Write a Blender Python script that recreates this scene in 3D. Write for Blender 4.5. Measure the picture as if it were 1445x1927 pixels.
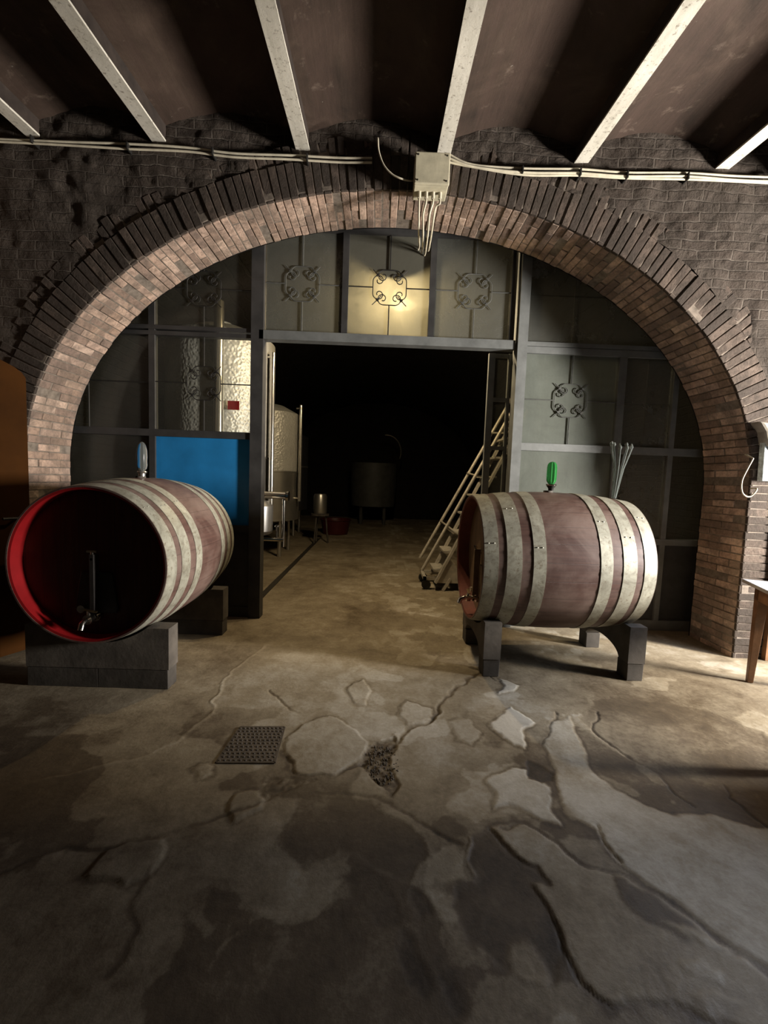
import bpy, math, random
import numpy as np
from mathutils import Matrix, Vector
random.seed(7)
S = bpy.context.scene
COL = S.collection
PI = math.pi
for o in list(bpy.data.objects):
    bpy.data.objects.remove(o)

# ------------------------------------------------------------------ camera
W, H, F, EYE = 1445, 1927, 800.0, 1.4
def _rx(a): c, s = np.cos(a), np.sin(a); return np.array([[1, 0, 0], [0, c, -s], [0, s, c]])
def _rz(a): c, s = np.cos(a), np.sin(a); return np.array([[c, -s, 0], [s, c, 0], [0, 0, 1]])
RC = _rz(math.radians(-.9)) @ _rx(math.radians(90 - 4.5)) @ _rz(math.radians(2.1))
cam = bpy.data.objects.new('camera', bpy.data.cameras.new('camera'))
COL.objects.link(cam)
cam.data.sensor_fit = 'VERTICAL'; cam.data.sensor_height = 24; cam.data.sensor_width = 24
cam.data.lens = F / H * 24
cam.data.clip_start = .05
m = Matrix.Identity(4)
for i in range(3):
    for j in range(3):
        m[i][j] = float(RC[i, j])
m[2][3] = EYE
cam.matrix_world = m
S.camera = cam
def ray(x, y): return RC @ np.array([(x - W / 2) / F, -(y - H / 2) / F, -1.])
def atY(x, y, Y): d = ray(x, y) * (Y / ray(x, y)[1]); return (float(d[0]), float(Y), float(d[2] + EYE))
def atZ(x, y, Z=0.): d = ray(x, y); d = d * ((Z - EYE) / d[2]); return (float(d[0]), float(d[1]), float(Z))

# ------------------------------------------------------------------ light
S.view_settings.view_transform = 'Standard'; S.view_settings.look = 'None'
S.view_settings.gamma = 1; S.view_settings.use_curve_mapping = False
S.view_settings.exposure = 0.0
S.cycles.use_denoising = True
S.cycles.max_bounces = 8; S.cycles.diffuse_bounces = 1; S.cycles.glossy_bounces = 3
S.cycles.transmission_bounces = 8; S.cycles.transparent_max_bounces = 12
S.cycles.caustics_reflective = False; S.cycles.caustics_refractive = False
S.cycles.sample_clamp_indirect = 4
w = bpy.data.worlds.new('world'); S.world = w; w.use_nodes = True
w.node_tree.nodes['Background'].inputs[0].default_value = (.5, .6, .8, 1)
w.node_tree.nodes['Background'].inputs[1].default_value = .03
def area(name, loc, target, sx, sy, power, col, spread=180):
    l = bpy.data.lights.new(name, 'AREA'); l.shape = 'RECTANGLE'; l.size = sx; l.size_y = sy
    l.energy = power; l.color = col; l.spread = math.radians(spread)
    o = bpy.data.objects.new(name, l); COL.objects.link(o)
    o.location = loc
    o.rotation_euler = (Vector(target) - Vector(loc)).to_track_quat('-Z', 'Y').to_euler()
    return o
# daylight through the doorway in the right hand wall
DOOR_LIGHT = area('doorway_daylight', (5.7, 1.75, 1.65), (-.3, 3.0, 2.0), .5, .9, 880, (1.0, .945, .865))
SKY_LIGHT = area('doorway_skylight', (3.62, 2.5, 1.5), (2.3, 2.0, 0), .8, .8, 36, (.76, .84, 1.0), 110)
# weak warm fill added behind the camera, no window there
BACK_LIGHT = area('rear_fill_light', (1.6, -2.2, 2.3), (-.5, 3.4, 1.2), 1.0, .8, 2.6, (1, .80, .56))

# ------------------------------------------------------------------ mesh helpers
class MB:
    def __init__(s): s.v = []; s.f = []; s.mi = []; s.cur = 0
    def add(s, vs, fs):
        b = len(s.v); s.v += [tuple(map(float, p)) for p in vs]
        for f in fs: s.f.append(tuple(i + b for i in f)); s.mi.append(s.cur)
        return s
    def hexa(s, p):   # 8 corners: bottom 4 ccw, top 4 ccw
        return s.add(p, [(3, 2, 1, 0), (4, 5, 6, 7), (0, 1, 5, 4), (1, 2, 6, 5), (2, 3, 7, 6), (3, 0, 4, 7)])
    def box(s, x0, x1, y0, y1, z0, z1):
        return s.hexa([(x0, y0, z0), (x1, y0, z0), (x1, y1, z0), (x0, y1, z0), (x0, y0, z1), (x1, y0, z1), (x1, y1, z1), (x0, y1, z1)])
    def bar(s, a, b, w_, h_, up=(0, 0, 1)):
        a, b, up = Vector(a), Vector(b), Vector(up)
        d = (b - a).normalized(); r = d.cross(up)
        if r.length < 1e-4: r = d.cross(Vector((0, 1, 0)))
        r.normalize(); u = r.cross(d)
        r *= w_ / 2; u *= h_ / 2
        return s.hexa([a - r - u, a + r - u, b + r - u, b - r - u, a - r + u, a + r + u, b + r + u, b - r + u])
    def tube(s, pts, r, n=8, caps=True):
        pts = [Vector(p) for p in pts]
        rs = r if isinstance(r, (list, tuple)) else [r] * len(pts)
        vs = []; prev = None
        for i, p in enumerate(pts):
            t = (pts[min(i + 1, len(pts) - 1)] - pts[max(i - 1, 0)])
            if t.length < 1e-9: t = Vector((0, 0, 1))
            t.normalize()
            if prev is None:
                q = Vector((0, 0, 1)) if abs(t.z) < .9 else Vector((0, 1, 0))
                nrm = t.cross(q).normalized()
            else:
                nrm = (prev - t * prev.dot(t)).normalized()
            prev = nrm; bn = t.cross(nrm)
            for k in range(n):
                a = 2 * PI * k / n
                vs.append(p + (nrm * math.cos(a) + bn * math.sin(a)) * rs[i])
        fs = []
        for i in range(len(pts) - 1):
            for k in range(n):
                k2 = (k + 1) % n
                fs.append((i * n + k, i * n + k2, (i + 1) * n + k2, (i + 1) * n + k))
        if caps:
            fs.append(tuple(range(n))[::-1]); fs.append(tuple(range((len(pts) - 1) * n, len(pts) * n)))
        return s.add(vs, fs)
    def lathe(s, prof, c=(0, 0, 0), n=32, axis='Z', fn=None):
        vs = []
        for (r, h) in prof:
            for k in range(n):
                a = 2 * PI * k / n
                rr = r * (fn(a, h) if fn else 1)
                u, v_ = rr * math.cos(a), rr * math.sin(a)
                if axis == 'Z': p = (c[0] + u, c[1] + v_, c[2] + h)
                elif axis == 'X': p = (c[0] + h, c[1] + u, c[2] + v_)
                else: p = (c[0] + v_, c[1] + h, c[2] + u)
                vs.append(p)
        fs = []
        for i in range(len(prof) - 1):
            for k in range(n):
                k2 = (k + 1) % n
                fs.append((i * n + k, i * n + k2, (i + 1) * n + k2, (i + 1) * n + k))
        return s.add(vs, fs)
    def prism(s, poly, fn, h0, h1):   # poly 2D, fn(u, v, h) -> point
        n = len(poly)
        vs = [fn(u, v_, h0) for u, v_ in poly] + [fn(u, v_, h1) for u, v_ in poly]
        fs = [tuple(range(n))[::-1], tuple(range(n, 2 * n))] + [(i, (i + 1) % n, n + (i + 1) % n, n + i) for i in range(n)]
        return s.add(vs, fs)
    def build(s, name, mats, parent=None, smooth=False, bevel=0, loc=None, fixn=True):
        me = bpy.data.meshes.new(name)
        off = Vector((0, 0, 0))
        if parent is not None and parent.get('_world'): off = Vector(parent['_org'])
        if loc is not None: off = Vector(loc)
        me.from_pydata([tuple(Vector(p) - off) for p in s.v], [], s.f)
        if not isinstance(mats, (list, tuple)): mats = [mats]
        for mm in mats: me.materials.append(mm)
        if len(mats) > 1: me.polygons.foreach_set('material_index', s.mi)
        if smooth: me.polygons.foreach_set('use_smooth', [True] * len(me.polygons))
        if fixn:
            import bmesh
            b = bmesh.new(); b.from_mesh(me); bmesh.ops.recalc_face_normals(b, faces=b.faces); b.to_mesh(me); b.free()
        if smooth:
            try: me.set_sharp_from_angle(angle=math.radians(38))
            except Exception: pass
        me.update()
        o = bpy.data.objects.new(name, me); COL.objects.link(o)
        if parent is not None:
            o.parent = parent
        if loc is not None: o.location = loc
        if bevel:
            bm_ = o.modifiers.new('bevel', 'BEVEL'); bm_.width = bevel; bm_.segments = 2; bm_.limit_method = 'ANGLE'
        return o
def tag(o, label=None, cat=None, group=None, kind=None):
    if label: o['label'] = label
    if cat: o['category'] = cat
    if group: o['group'] = group
    if kind: o['kind'] = kind
    return o
def empty(name, loc, label=None, cat=None, group=None, kind=None, rz=0, world=True):
    o = bpy.data.objects.new(name, None); COL.objects.link(o); o.location = loc; o.rotation_euler = (0, 0, rz)
    o.empty_display_size = .1
    if world: o['_world'] = 1; o['_org'] = list(map(float, loc))
    return tag(o, label, cat, group, kind)
def copy_tree(o, parent=None):
    c = o.copy(); COL.objects.link(c)
    if parent is not None: c.parent = parent
    for ch in [q for q in bpy.data.objects if q.parent == o]:
        copy_tree(ch, c)
    return c

# ------------------------------------------------------------------ materials
class N:
    def __init__(s, name):
        s.m = bpy.data.materials.new(name); s.m.use_nodes = True; s.t = s.m.node_tree; s.t.nodes.clear()
        s.out = s.n('ShaderNodeOutputMaterial')
    def n(s, t, **kw):
        x = s.t.nodes.new(t)
        for k, v in kw.items(): setattr(x, k, v)
        return x
    def set(s, sock, v):
        if v is None: return
        if hasattr(v, 'links') or isinstance(v, bpy.types.NodeSocket): s.t.links.new(v, sock)
        else:
            if isinstance(v, tuple) and len(v) == 3 and sock.type == 'RGBA': v = v + (1,)
            sock.default_value = v
    def co(s, kind='Object', scale=None, rot=None):
        c = s.n('ShaderNodeTexCoord').outputs[kind]
        if scale is not None:
            mp = s.n('ShaderNodeMapping'); s.t.links.new(c, mp.inputs[0])
            mp.inputs['Scale'].default_value = scale
            if rot: mp.inputs['Rotation'].default_value = rot
            c = mp.outputs[0]
        return c
    def noise(s, vec, scale, detail=6, rough=.6, dist=0):
        x = s.n('ShaderNodeTexNoise'); s.set(x.inputs['Vector'], vec)
        x.inputs['Scale'].default_value = scale; x.inputs['Detail'].default_value = detail
        x.inputs['Roughness'].default_value = rough; x.inputs['Distortion'].default_value = dist
        return x.outputs[0]
    def ramp(s, fac, stops, interp='LINEAR'):
        x = s.n('ShaderNodeValToRGB'); s.set(x.inputs[0], fac); r = x.color_ramp; r.interpolation = interp
        while len(r.elements) < len(stops): r.elements.new(.5)
        for e, (p, c) in zip(r.elements, stops):
            e.position = p; e.color = (c + (1,)) if isinstance(c, tuple) else (c, c, c, 1)
        return x.outputs[0]
    def mix(s, fac, a, b, mode='MIX'):
        x = s.n('ShaderNodeMix', data_type='RGBA', blend_type=mode)
        s.set(x.inputs[0], fac); s.set(x.inputs[6], a); s.set(x.inputs[7], b); return x.outputs[2]
    def math(s, op, a, b=None, c=None):
        x = s.n('ShaderNodeMath', operation=op); s.set(x.inputs[0], a)
        if b is not None: s.set(x.inputs[1], b)
        if c is not None: s.set(x.inputs[2], c)
        return x.outputs[0]
    def bump(s, h, strength=.5, dist=.01, normal=None):
        x = s.n('ShaderNodeBump'); s.set(x.inputs['Height'], h); x.inputs['Strength'].default_value = strength
        x.inputs['Distance'].default_value = dist
        if normal is not None: s.set(x.inputs['Normal'], normal)
        return x.outputs[0]
    def bsdf(s, color, rough=.7, metal=0., normal=None, spec=.4, **kw):
        x = s.n('ShaderNodeBsdfPrincipled'); s.set(x.inputs['Base Color'], color); s.set(x.inputs['Roughness'], rough)
        s.set(x.inputs['Metallic'], metal); s.set(x.inputs['Specular IOR Level'], spec)
        if normal is not None: s.set(x.inputs['Normal'], normal)
        for k, v in kw.items(): s.set(x.inputs[k.replace('_', ' ')], v)
        return x.outputs[0]
    def done(s, sh): s.t.links.new(sh, s.out.inputs[0]); return s.m

def simple(name, col, rough=.6, metal=0., var=.25, scale=12., bump=.2, dark=None, spec=.4):
    a = N(name); v = a.co()
    n1 = a.noise(v, scale); n2 = a.noise(v, scale * 5)
    d = dark or tuple(c * (1 - var) for c in col); l = tuple(min(1, c * (1 + var)) for c in col)
    c = a.ramp(n1, [(.3, d), (.7, l)])
    return a.done(a.bsdf(c, rough, metal, a.bump(n2, bump, .003), spec))

M = {}
# --- floor
a = N('worn_concrete'); v = a.co()
at = a.n('ShaderNodeAttribute', attribute_name='tone').outputs['Fac']
n1 = a.noise(v, 1.3, 8, .62, .4); n2 = a.noise(v, 7, 8, .65, .3); n3 = a.noise(v, 40, 6, .7)
t1 = a.math('ADD', at, a.math('MULTIPLY', a.math('SUBTRACT', n1, .5), .55))
t2 = a.math('ADD', t1, a.math('MULTIPLY', a.math('SUBTRACT', n2, .5), .45))
t3 = a.math('ADD', t2, a.math('MULTIPLY', a.math('SUBTRACT', n3, .5), .28))
c = a.ramp(t3, [(.12, (.045, .033, .022)), (.38, (.125, .092, .057)), (.6, (.29, .236, .158)), (.9, (.56, .51, .42))])
hb = a.math('ADD', a.math('MULTIPLY', n2, .5), a.math('MULTIPLY', n3, .25))
rg = a.ramp(n1, [(.35, .5), (.7, .85)])
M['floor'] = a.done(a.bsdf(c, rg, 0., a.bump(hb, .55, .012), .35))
# --- brick wall (object coords, x and z on the wall)
def brick_wall(name, c1, c2, mortar, plaster, pl_amt, axis='XZ', bscale=1.0, bs=.7):
    a = N(name); v = a.co()
    sp = a.n('ShaderNodeSeparateXYZ'); a.set(sp.inputs[0], v)
    cb = a.n('ShaderNodeCombineXYZ')
    src = {'XZ': (0, 2), 'YZ': (1, 2), 'XY': (0, 1)}[axis]
    wob = a.noise(v, 2.2, 4, .6)
    wz = a.math('ADD', sp.outputs[src[1]], a.math('MULTIPLY', wob, .08))
    a.set(cb.inputs[0], sp.outputs[src[0]]); a.set(cb.inputs[1], wz)
    br = a.n('ShaderNodeTexBrick'); a.set(br.inputs['Vector'], cb.outputs[0])
    br.inputs['Scale'].default_value = 1; br.inputs['Brick Width'].default_value = .27 * bscale; br.inputs['Row Height'].default_value = .072 * bscale
    br.inputs['Mortar Size'].default_value = .008; br.inputs['Mortar Smooth'].default_value = .5
    a.set(br.inputs['Color1'], c1); a.set(br.inputs['Color2'], c2); a.set(br.inputs['Mortar'], mortar)
    n1 = a.noise(v, 2.0, 8, .65, .5); n2 = a.noise(v, 14, 8, .7); n3 = a.noise(v, 60, 5, .7)
    pf = a.ramp(n1, [(.5 - pl_amt, 0.), (.62 - pl_amt * .3, 1.)])
    plc = a.ramp(n2, [(.3, tuple(q * .45 for q in plaster)), (.7, plaster)])
    bc = a.mix(a.ramp(n2, [(.35, .0), (.75, .7)]), br.outputs['Color'], plaster)
    col = a.mix(pf, bc, plc)
    h = a.math('ADD', a.math('MULTIPLY', a.math('SUBTRACT', 1., br.outputs['Fac']), a.math('SUBTRACT', 1., a.math('MULTIPLY', pf, .8))), a.math('MULTIPLY', n2, .9))
    h = a.math('ADD', h, a.math('MULTIPLY', n3, .25))
    return a.done(a.bsdf(col, .92, 0., a.bump(h, bs, .016), .2))
M['wall'] = brick_wall('sooty_brickwork', (.036, .027, .022), (.066, .049, .039), (.13, .108, .09), (.088, .07, .057), .10, bs=1.0)
M['wall_side'] = brick_wall('side_brickwork', (.11, .07, .05), (.18, .12, .085), (.22, .18, .14), (.2, .15, .11), .1, 'YZ')
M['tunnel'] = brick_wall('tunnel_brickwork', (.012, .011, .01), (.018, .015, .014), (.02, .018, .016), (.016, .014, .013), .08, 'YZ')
# --- individual bricks
def bricks(name, stops, dirt=.5, dirtc=(.07, .055, .045)):
    a = N(name); v = a.co(); g = a.n('ShaderNodeNewGeometry').outputs['Random Per Island']
    c = a.ramp(g, stops, 'CONSTANT')
    n1 = a.noise(v, 5, 8, .7, .5); n2 = a.noise(v, 30, 6, .75)
    c = a.mix(a.ramp(n1, [(.40, .0), (.56, dirt)]), c, dirtc)
    c = a.mix(a.ramp(n2, [(.3, .5), (.55, 0.)]), c, tuple(q * .6 for q in dirtc))
    return a.done(a.bsdf(c, .9, 0., a.bump(a.math('ADD', n2, n1), .8, .01), .2))
M['arch_brick'] = bricks('arch_bricks', [(0, (.42, .29, .22)), (.2, (.64, .45, .35)), (.4, (.52, .37, .285)), (.55, (.70, .51, .40)), (.7, (.34, .24, .19)), (.85, (.56, .39, .30))], .6, (.14, .11, .09))
M['face_brick'] = bricks('arch_face_bricks', [(0, (.085, .064, .053)), (.25, (.12, .089, .072)), (.5, (.07, .054, .045)), (.75, (.15, .112, .09))], .75, (.055, .044, .036))
M['mortar'] = simple('lime_mortar', (.20, .165, .135), .95, 0, .4, 20, .6, spec=.15)
# --- ceiling
a = N('sooty_vault'); v = a.co(); vs_ = a.co('Object', (9, .9, 9), (0, 0, .22)); vl = a.co('Object', (2.2, 1.1, 2), (0, 0, .3))
n1 = a.noise(v, 1.8, 8, .65, .6); n2 = a.noise(vs_, 1, 6, .6); n3 = a.noise(v, 45, 6, .75); n4 = a.noise(v, 6, 8, .7, .3)
c = a.ramp(n1, [(.3, (.022, .0145, .0105)), (.5, (.048, .031, .022)), (.7, (.09, .06, .044))])
c = a.mix(a.ramp(n2, [(.4, .7), (.6, 0.)]), c, (.06, .037, .028))
c = a.mix(a.ramp(n4, [(.60, 0.), (.78, .55)]), c, (.24, .18, .14))
c = a.mix(a.ramp(a.noise(v, 17, 10, .8), [(.66, 0.), (.72, .8)]), c, (.4, .36, .3))
M['vault'] = a.done(a.bsdf(c, .85, 0., a.bump(a.math('ADD', a.math('MULTIPLY', n2, 1.), a.math('MULTIPLY', n3, .3)), .5, .012), .3))
a = N('flaking_beam_paint'); v = a.co(); n1 = a.noise(v, 30, 8, .75); n2 = a.noise(a.co('Object', (6, 1.2, 6)), 3, 6, .6)
c = a.ramp(n2, [(.3, (.58, .54, .45)), (.7, (.80, .75, .65))])
c = a.mix(a.ramp(n1, [(.36, .75), (.45, 0.)]), c, (.2, .16, .12))
M['beam'] = a.done(a.bsdf(c, .8, 0., a.bump(n1, .5, .004), .3))
M['beam_side'] = simple('sooty_beam_web', (.035, .025, .02), .9, 0, .4, 8, .4)
# --- barrels
def barrel_wood(name, cols, nst=26):
    a = N(name); v = a.co(); sp = a.n('ShaderNodeSeparateXYZ'); a.set(sp.inputs[0], v)
    zz = a.math('SUBTRACT', sp.outputs[2], .81)
    ang = a.math('ARCTAN2', sp.outputs[1], zz)
    u = a.math('MULTIPLY', a.math('ADD', ang, PI), nst / (2 * PI))
    idx = a.math('FLOOR', u); fr = a.math('FRACT', u)
    wn = a.n('ShaderNodeTexWhiteNoise', noise_dimensions='1D'); a.set(wn.inputs['W'], idx)
    cb = a.n('ShaderNodeCombineXYZ'); a.set(cb.inputs[0], a.math('MULTIPLY', sp.outputs[0], 2.)); a.set(cb.inputs[1], a.math('MULTIPLY', ang, 14.)); a.set(cb.inputs[2], a.math('MULTIPLY', idx, 7.3))
    n1 = a.noise(cb.outputs[0], 1.6, 8, .6); n2 = a.noise(v, 3, 8, .6, .4); n3 = a.noise(v, 30, 6, .7)
    c = a.ramp(n1, [(.3, cols[0]), (.7, cols[1])])
    c = a.mix(a.math('MULTIPLY', wn.outputs[0], .35), c, cols[2])
    c = a.mix(a.ramp(n2, [(.42, 0.), (.66, .7)]), c, cols[3])
    gap = a.math('GREATER_THAN', a.math('ABSOLUTE', a.math('SUBTRACT', fr, .5)), .488)
    c = a.mix(a.math('MULTIPLY', gap, .6), c, (.03, .018, .015))
    h = a.math('SUBTRACT', a.math('MULTIPLY', n3, .3), gap)
    return a.done(a.bsdf(c, a.ramp(n2, [(.3, .38), (.7, .6)]), 0., a.bump(h, .35, .004), .4))
M['stave'] = barrel_wood('wine_stained_oak', [(.07, .036, .030), (.14, .075, .06), (.085, .055, .047), (.25, .18, .15)])
a = N('zinc_hoop'); v = a.co(); n1 = a.noise(v, 9, 8, .7, .6); n2 = a.noise(v, 34, 6, .75)
c = a.ramp(n1, [(.3, (.20, .18, .135)), (.45, (.34, .325, .26)), (.7, (.52, .505, .41))])
c = a.mix(a.ramp(n2, [(.36, .7), (.47, 0.)]), c, (.19, .15, .10))
M['hoop'] = a.done(a.bsdf(c, .5, .25, a.bump(n2, .3, .002), .5))
def headwood(name, c0, c1):
    a = N(name); v = a.co(); sp = a.n('ShaderNodeSeparateXYZ'); a.set(sp.inputs[0], v)
    u = a.math('MULTIPLY', sp.outputs[1], 9.); fr = a.math('FRACT', u)
    wn = a.n('ShaderNodeTexWhiteNoise', noise_dimensions='1D'); a.set(wn.inputs['W'], a.math('FLOOR', u))
    n1 = a.noise(a.co('Object', (1, 22, 2)), 1.5, 6, .6)
    c = a.ramp(n1, [(.3, c0), (.7, c1)])
    c = a.mix(a.math('MULTIPLY', wn.outputs[0], .35), c, tuple(q * .6 for q in c0))
    gap = a.math('LESS_THAN', fr, .03)
    c = a.mix(gap, c, (.02, .01, .01))
    return a.done(a.bsdf(c, .5, 0., a.bump(a.math('SUBTRACT', n1, gap), .4, .003), .4))
M['head_dark'] = headwood('dark_red_head_wood', (.045, .014, .009), (.085, .028, .016))
M['head_tan'] = headwood('tan_head_wood', (.17, .105, .055), (.29, .19, .11))
M['red_chime'] = simple('red_painted_chime', (.26, .008, .01), .45, 0, .2, 8, .1)
M['red_chime_old'] = simple('faded_red_chime', (.16, .045, .03), .55, 0, .3, 8, .1)
M['hatch'] = simple('hatch_wood', (.035, .03, .027), .6, 0, .3, 10, .3)
M['hatch_tan'] = simple('tan_hatch_wood', (.20, .13, .07), .55, 0, .3, 10, .3)
M['chrome'] = simple('steel_fitting', (.62, .58, .52), .18, 1., .1, 10, .02)
M['brass'] = simple('dull_brass', (.45, .33, .18), .3, 1., .2, 20, .1)
M['black_metal'] = simple('black_fitting', (.03, .028, .026), .4, .3, .2, 10, .1)
M['stand_wood'] = simple('grey_stand_timber', (.10, .085, .07), .8, 0, .4, 6, .5)
M['stand_dark'] = simple('dark_stand_timber', (.07, .06, .05), .8, 0, .4, 6, .5)
# --- metalwork and glass
M['frame'] = simple('grey_steel_frame', (.16, .165, .16), .55, .1, .25, 6, .2)
M['frame_dark'] = simple('dark_steel_post', (.045, .043, .042), .55, .1, .3, 6, .2)
M['faint'] = simple('veiled_wrought_iron', (.085, .085, .078), .8, 0, .3, 30, .2)  # iron greyed to look veiled behind glass, haze put into its colour
M['scroll'] = simple('wrought_iron', (.022, .02, .018), .6, .2, .2, 30, .2)
def pane(name, dust, tcol=(.9, .9, .85), dcol=(.30, .30, .265), trl=.5, streak=.5, rough=.02, tmul=.7):
    a = N(name); v = a.co()
    n1 = a.noise(v, 2.6, 8, .65, .8); n2 = a.noise(a.co('Object', (9, 9, 1.2), (0, .5, 0)), 2, 6, .7); n3 = a.noise(v, 60, 4, .7)
    f = a.math('ADD', a.math('MULTIPLY', a.math('SUBTRACT', n1, .5), streak * 1.6), dust)
    f = a.math('ADD', f, a.math('MULTIPLY', a.math('SUBTRACT', n2, .5), streak * .5))
    f = a.math('ADD', f, a.math('MULTIPLY', a.math('SUBTRACT', n3, .5), .12))
    fc = a.n('ShaderNodeClamp'); a.set(fc.inputs[0], f); fc.inputs[1].default_value = max(.04, dust * .8); fc.inputs[2].default_value = .97
    tr = a.n('ShaderNodeBsdfTransparent'); a.set(tr.inputs[0], tcol)
    df = a.n('ShaderNodeBsdfDiffuse'); a.set(df.inputs[0], dcol)
    tl = a.n('ShaderNodeBsdfTranslucent'); a.set(tl.inputs[0], tuple(min(1, q * tmul) for q in dcol))
    m1 = a.n('ShaderNodeMixShader'); m1.inputs[0].default_value = trl
    a.t.links.new(df.outputs[0], m1.inputs[1]); a.t.links.new(tl.outputs[0], m1.inputs[2])
    m2 = a.n('ShaderNodeMixShader'); a.set(m2.inputs[0], fc.outputs[0])
    a.t.links.new(tr.outputs[0], m2.inputs[1]); a.t.links.new(m1.outputs[0], m2.inputs[2])
    gl = a.n('ShaderNodeBsdfGlossy'); gl.inputs['Roughness'].default_value = .42; a.set(gl.inputs[0], (.8, .8, .8))
    a.set(gl.inputs['Normal'], a.bump(n3, .2, .002))
    m3 = a.n('ShaderNodeMixShader'); m3.inputs[0].default_value = rough
    a.t.links.new(m2.outputs[0], m3.inputs[1]); a.t.links.new(gl.outputs[0], m3.inputs[2])
    return a.done(m3.outputs[0])
M['glass_clear'] = pane('wavy_glass', .12, dcol=(.2, .2, .18), streak=.2)
M['glass_dusty'] = pane('dusty_glass', .58, dcol=(.17, .17, .15), trl=.35)
M['glass_mid'] = pane('frosted_glass', .86, dcol=(.26, .25, .20), streak=.3, trl=.62, tmul=.75)
M['glass_right'] = pane('clouded_glass', .74, dcol=(.24, .26, .225), trl=.4, streak=.5)
M['blue'] = simple('blue_sheet', (.018, .20, .48), .42, 0, .18, 3, .1)
def steel(name, col, rough, dimple=0., met=.9):
    a = N(name); v = a.co(); n1 = a.noise(v, 4, 5, .6)
    c = a.ramp(n1, [(.3, tuple(q * .8 for q in col)), (.7, col)])
    nm = None
    if dimple:
        vo = a.n('ShaderNodeTexVoronoi', feature='SMOOTH_F1'); a.set(vo.inputs['Vector'], v); vo.inputs['Scale'].default_value = 34
        nm = a.bump(vo.outputs[0], dimple, .012)
    return a.done(a.bsdf(c, rough, met, nm, .5))
M['tank'] = steel('brushed_steel', (.62, .60, .56), .32)
M['tank_dimple'] = steel('dimpled_steel', (.50, .49, .46), .45, .8, .3)
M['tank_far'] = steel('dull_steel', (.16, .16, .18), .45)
M['pipe'] = steel('pipe_steel', (.8, .76, .68), .2)
M['red_plastic'] = simple('red_tub_plastic', (.06, .006, .005), .5, 0, .2, 6, .1)
M['vat_grey'] = simple('grey_vat', (.055, .055, .052), .6, 0, .3, 5, .2)
M['cream_plastic'] = simple('cream_plastic', (.52, .47, .34), .55, 0, .22, 9, .2)
M['cable'] = simple('cream_cable', (.62, .56, .43), .55, 0, .2, 12, .1)
M['ladder'] = simple('pale_ladder_metal', (.50, .455, .38), .5, .3, .2, 15, .1)
M['table_top'] = simple('grey_table_top', (.36, .35, .34), .5, 0, .2, 8, .2)
M['table_wood'] = simple('brown_table_wood', (.19, .095, .045), .55, 0, .35, 9, .3)
M['orange'] = simple('orange_door_paint', (.040, .0135, .0015), .8, 0, .25, 3, .2, spec=.08)
M['daylight_pale'] = simple('pale_blue_daylight', (.55, .62, .64), .8, 0, .5, 30, .5)
M['stone'] = simple('grey_stone', (.27, .24, .20), .9, 0, .35, 8, .8)
M['lamp_shade'] = simple('enamel_shade', (.10, .10, .09), .5, .3, .2, 8, .1)
a = N('green_glass'); M['green'] = a.done(a.bsdf((.10, .62, .16), .05, 0., None, .6, Transmission_Weight=.75, IOR=1.3))
a = N('clear_glass'); M['clear'] = a.done(a.bsdf((.85, .92, .9), .04, 0., None, .6, Transmission_Weight=.9, IOR=1.35))
a = N('bulb_glow'); e = a.n('ShaderNodeEmission'); e.inputs[0].default_value = (1, .80, .45, 1); e.inputs[1].default_value = 25; M['bulb'] = a.done(e.outputs[0])
M['shade_strip'] = simple('dark_shade_strip', (.03, .025, .018), .8)

# ------------------------------------------------------------------ numpy noise
def vnoise(x, y, seed=0):
    xi = np.floor(x).astype(np.int64); yi = np.floor(y).astype(np.int64); fx = x - xi; fy = y - yi
    fx = fx * fx * (3 - 2 * fx); fy = fy * fy * (3 - 2 * fy)
    def h(a_, b_):
        n_ = (a_ * 374761393 + b_ * 668265263 + seed * 982451653) & 0x7fffffff
        n_ = ((n_ ^ (n_ >> 13)) * 1274126177) & 0x7fffffff
        return ((n_ ^ (n_ >> 16)) & 0xffff) / 65535.
    return (h(xi, yi) * (1 - fx) + h(xi + 1, yi) * fx) * (1 - fy) + (h(xi, yi + 1) * (1 - fx) + h(xi + 1, yi + 1) * fx) * fy
def fbm(x, y, s, octv=4, seed=0):
    r = 0; a_ = .5
    for i in range(octv):
        r = r + a_ * (vnoise(x * s, y * s, seed + i) - .5); s *= 2.03; a_ *= .5
    return r
def grid_mesh(name, P, mat, attrs=None, smooth=True, flip=False):
    n0, n1 = P.shape[:2]
    me = bpy.data.meshes.new(name)
    idx = np.arange(n0 * n1).reshape(n0, n1)
    q = np.stack([idx[:-1, :-1], idx[1:, :-1], idx[1:, 1:], idx[:-1, 1:]], -1).reshape(-1, 4)
    if flip: q = q[:, ::-1]
    me.vertices.add(n0 * n1); me.vertices.foreach_set('co', P.reshape(-1).astype(np.float32))
    nf = len(q); me.loops.add(nf * 4); me.loops.foreach_set('vertex_index', q.reshape(-1).astype(np.int32))
    me.polygons.add(nf); me.polygons.foreach_set('loop_start', np.arange(0, nf * 4, 4, dtype=np.int32))
    me.polygons.foreach_set('loop_total', np.full(nf, 4, dtype=np.int32))
    me.polygons.foreach_set('use_smooth', np.full(nf, smooth))
    me.materials.append(mat); me.update(calc_edges=True)
    for k, vv in (attrs or {}).items():
        at_ = me.attributes.new(k, 'FLOAT', 'POINT'); at_.data.foreach_set('value', vv.reshape(-1).astype(np.float32))
    o = bpy.data.objects.new(name, me); COL.objects.link(o); o['kind'] = 'structure'
    return o

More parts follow.
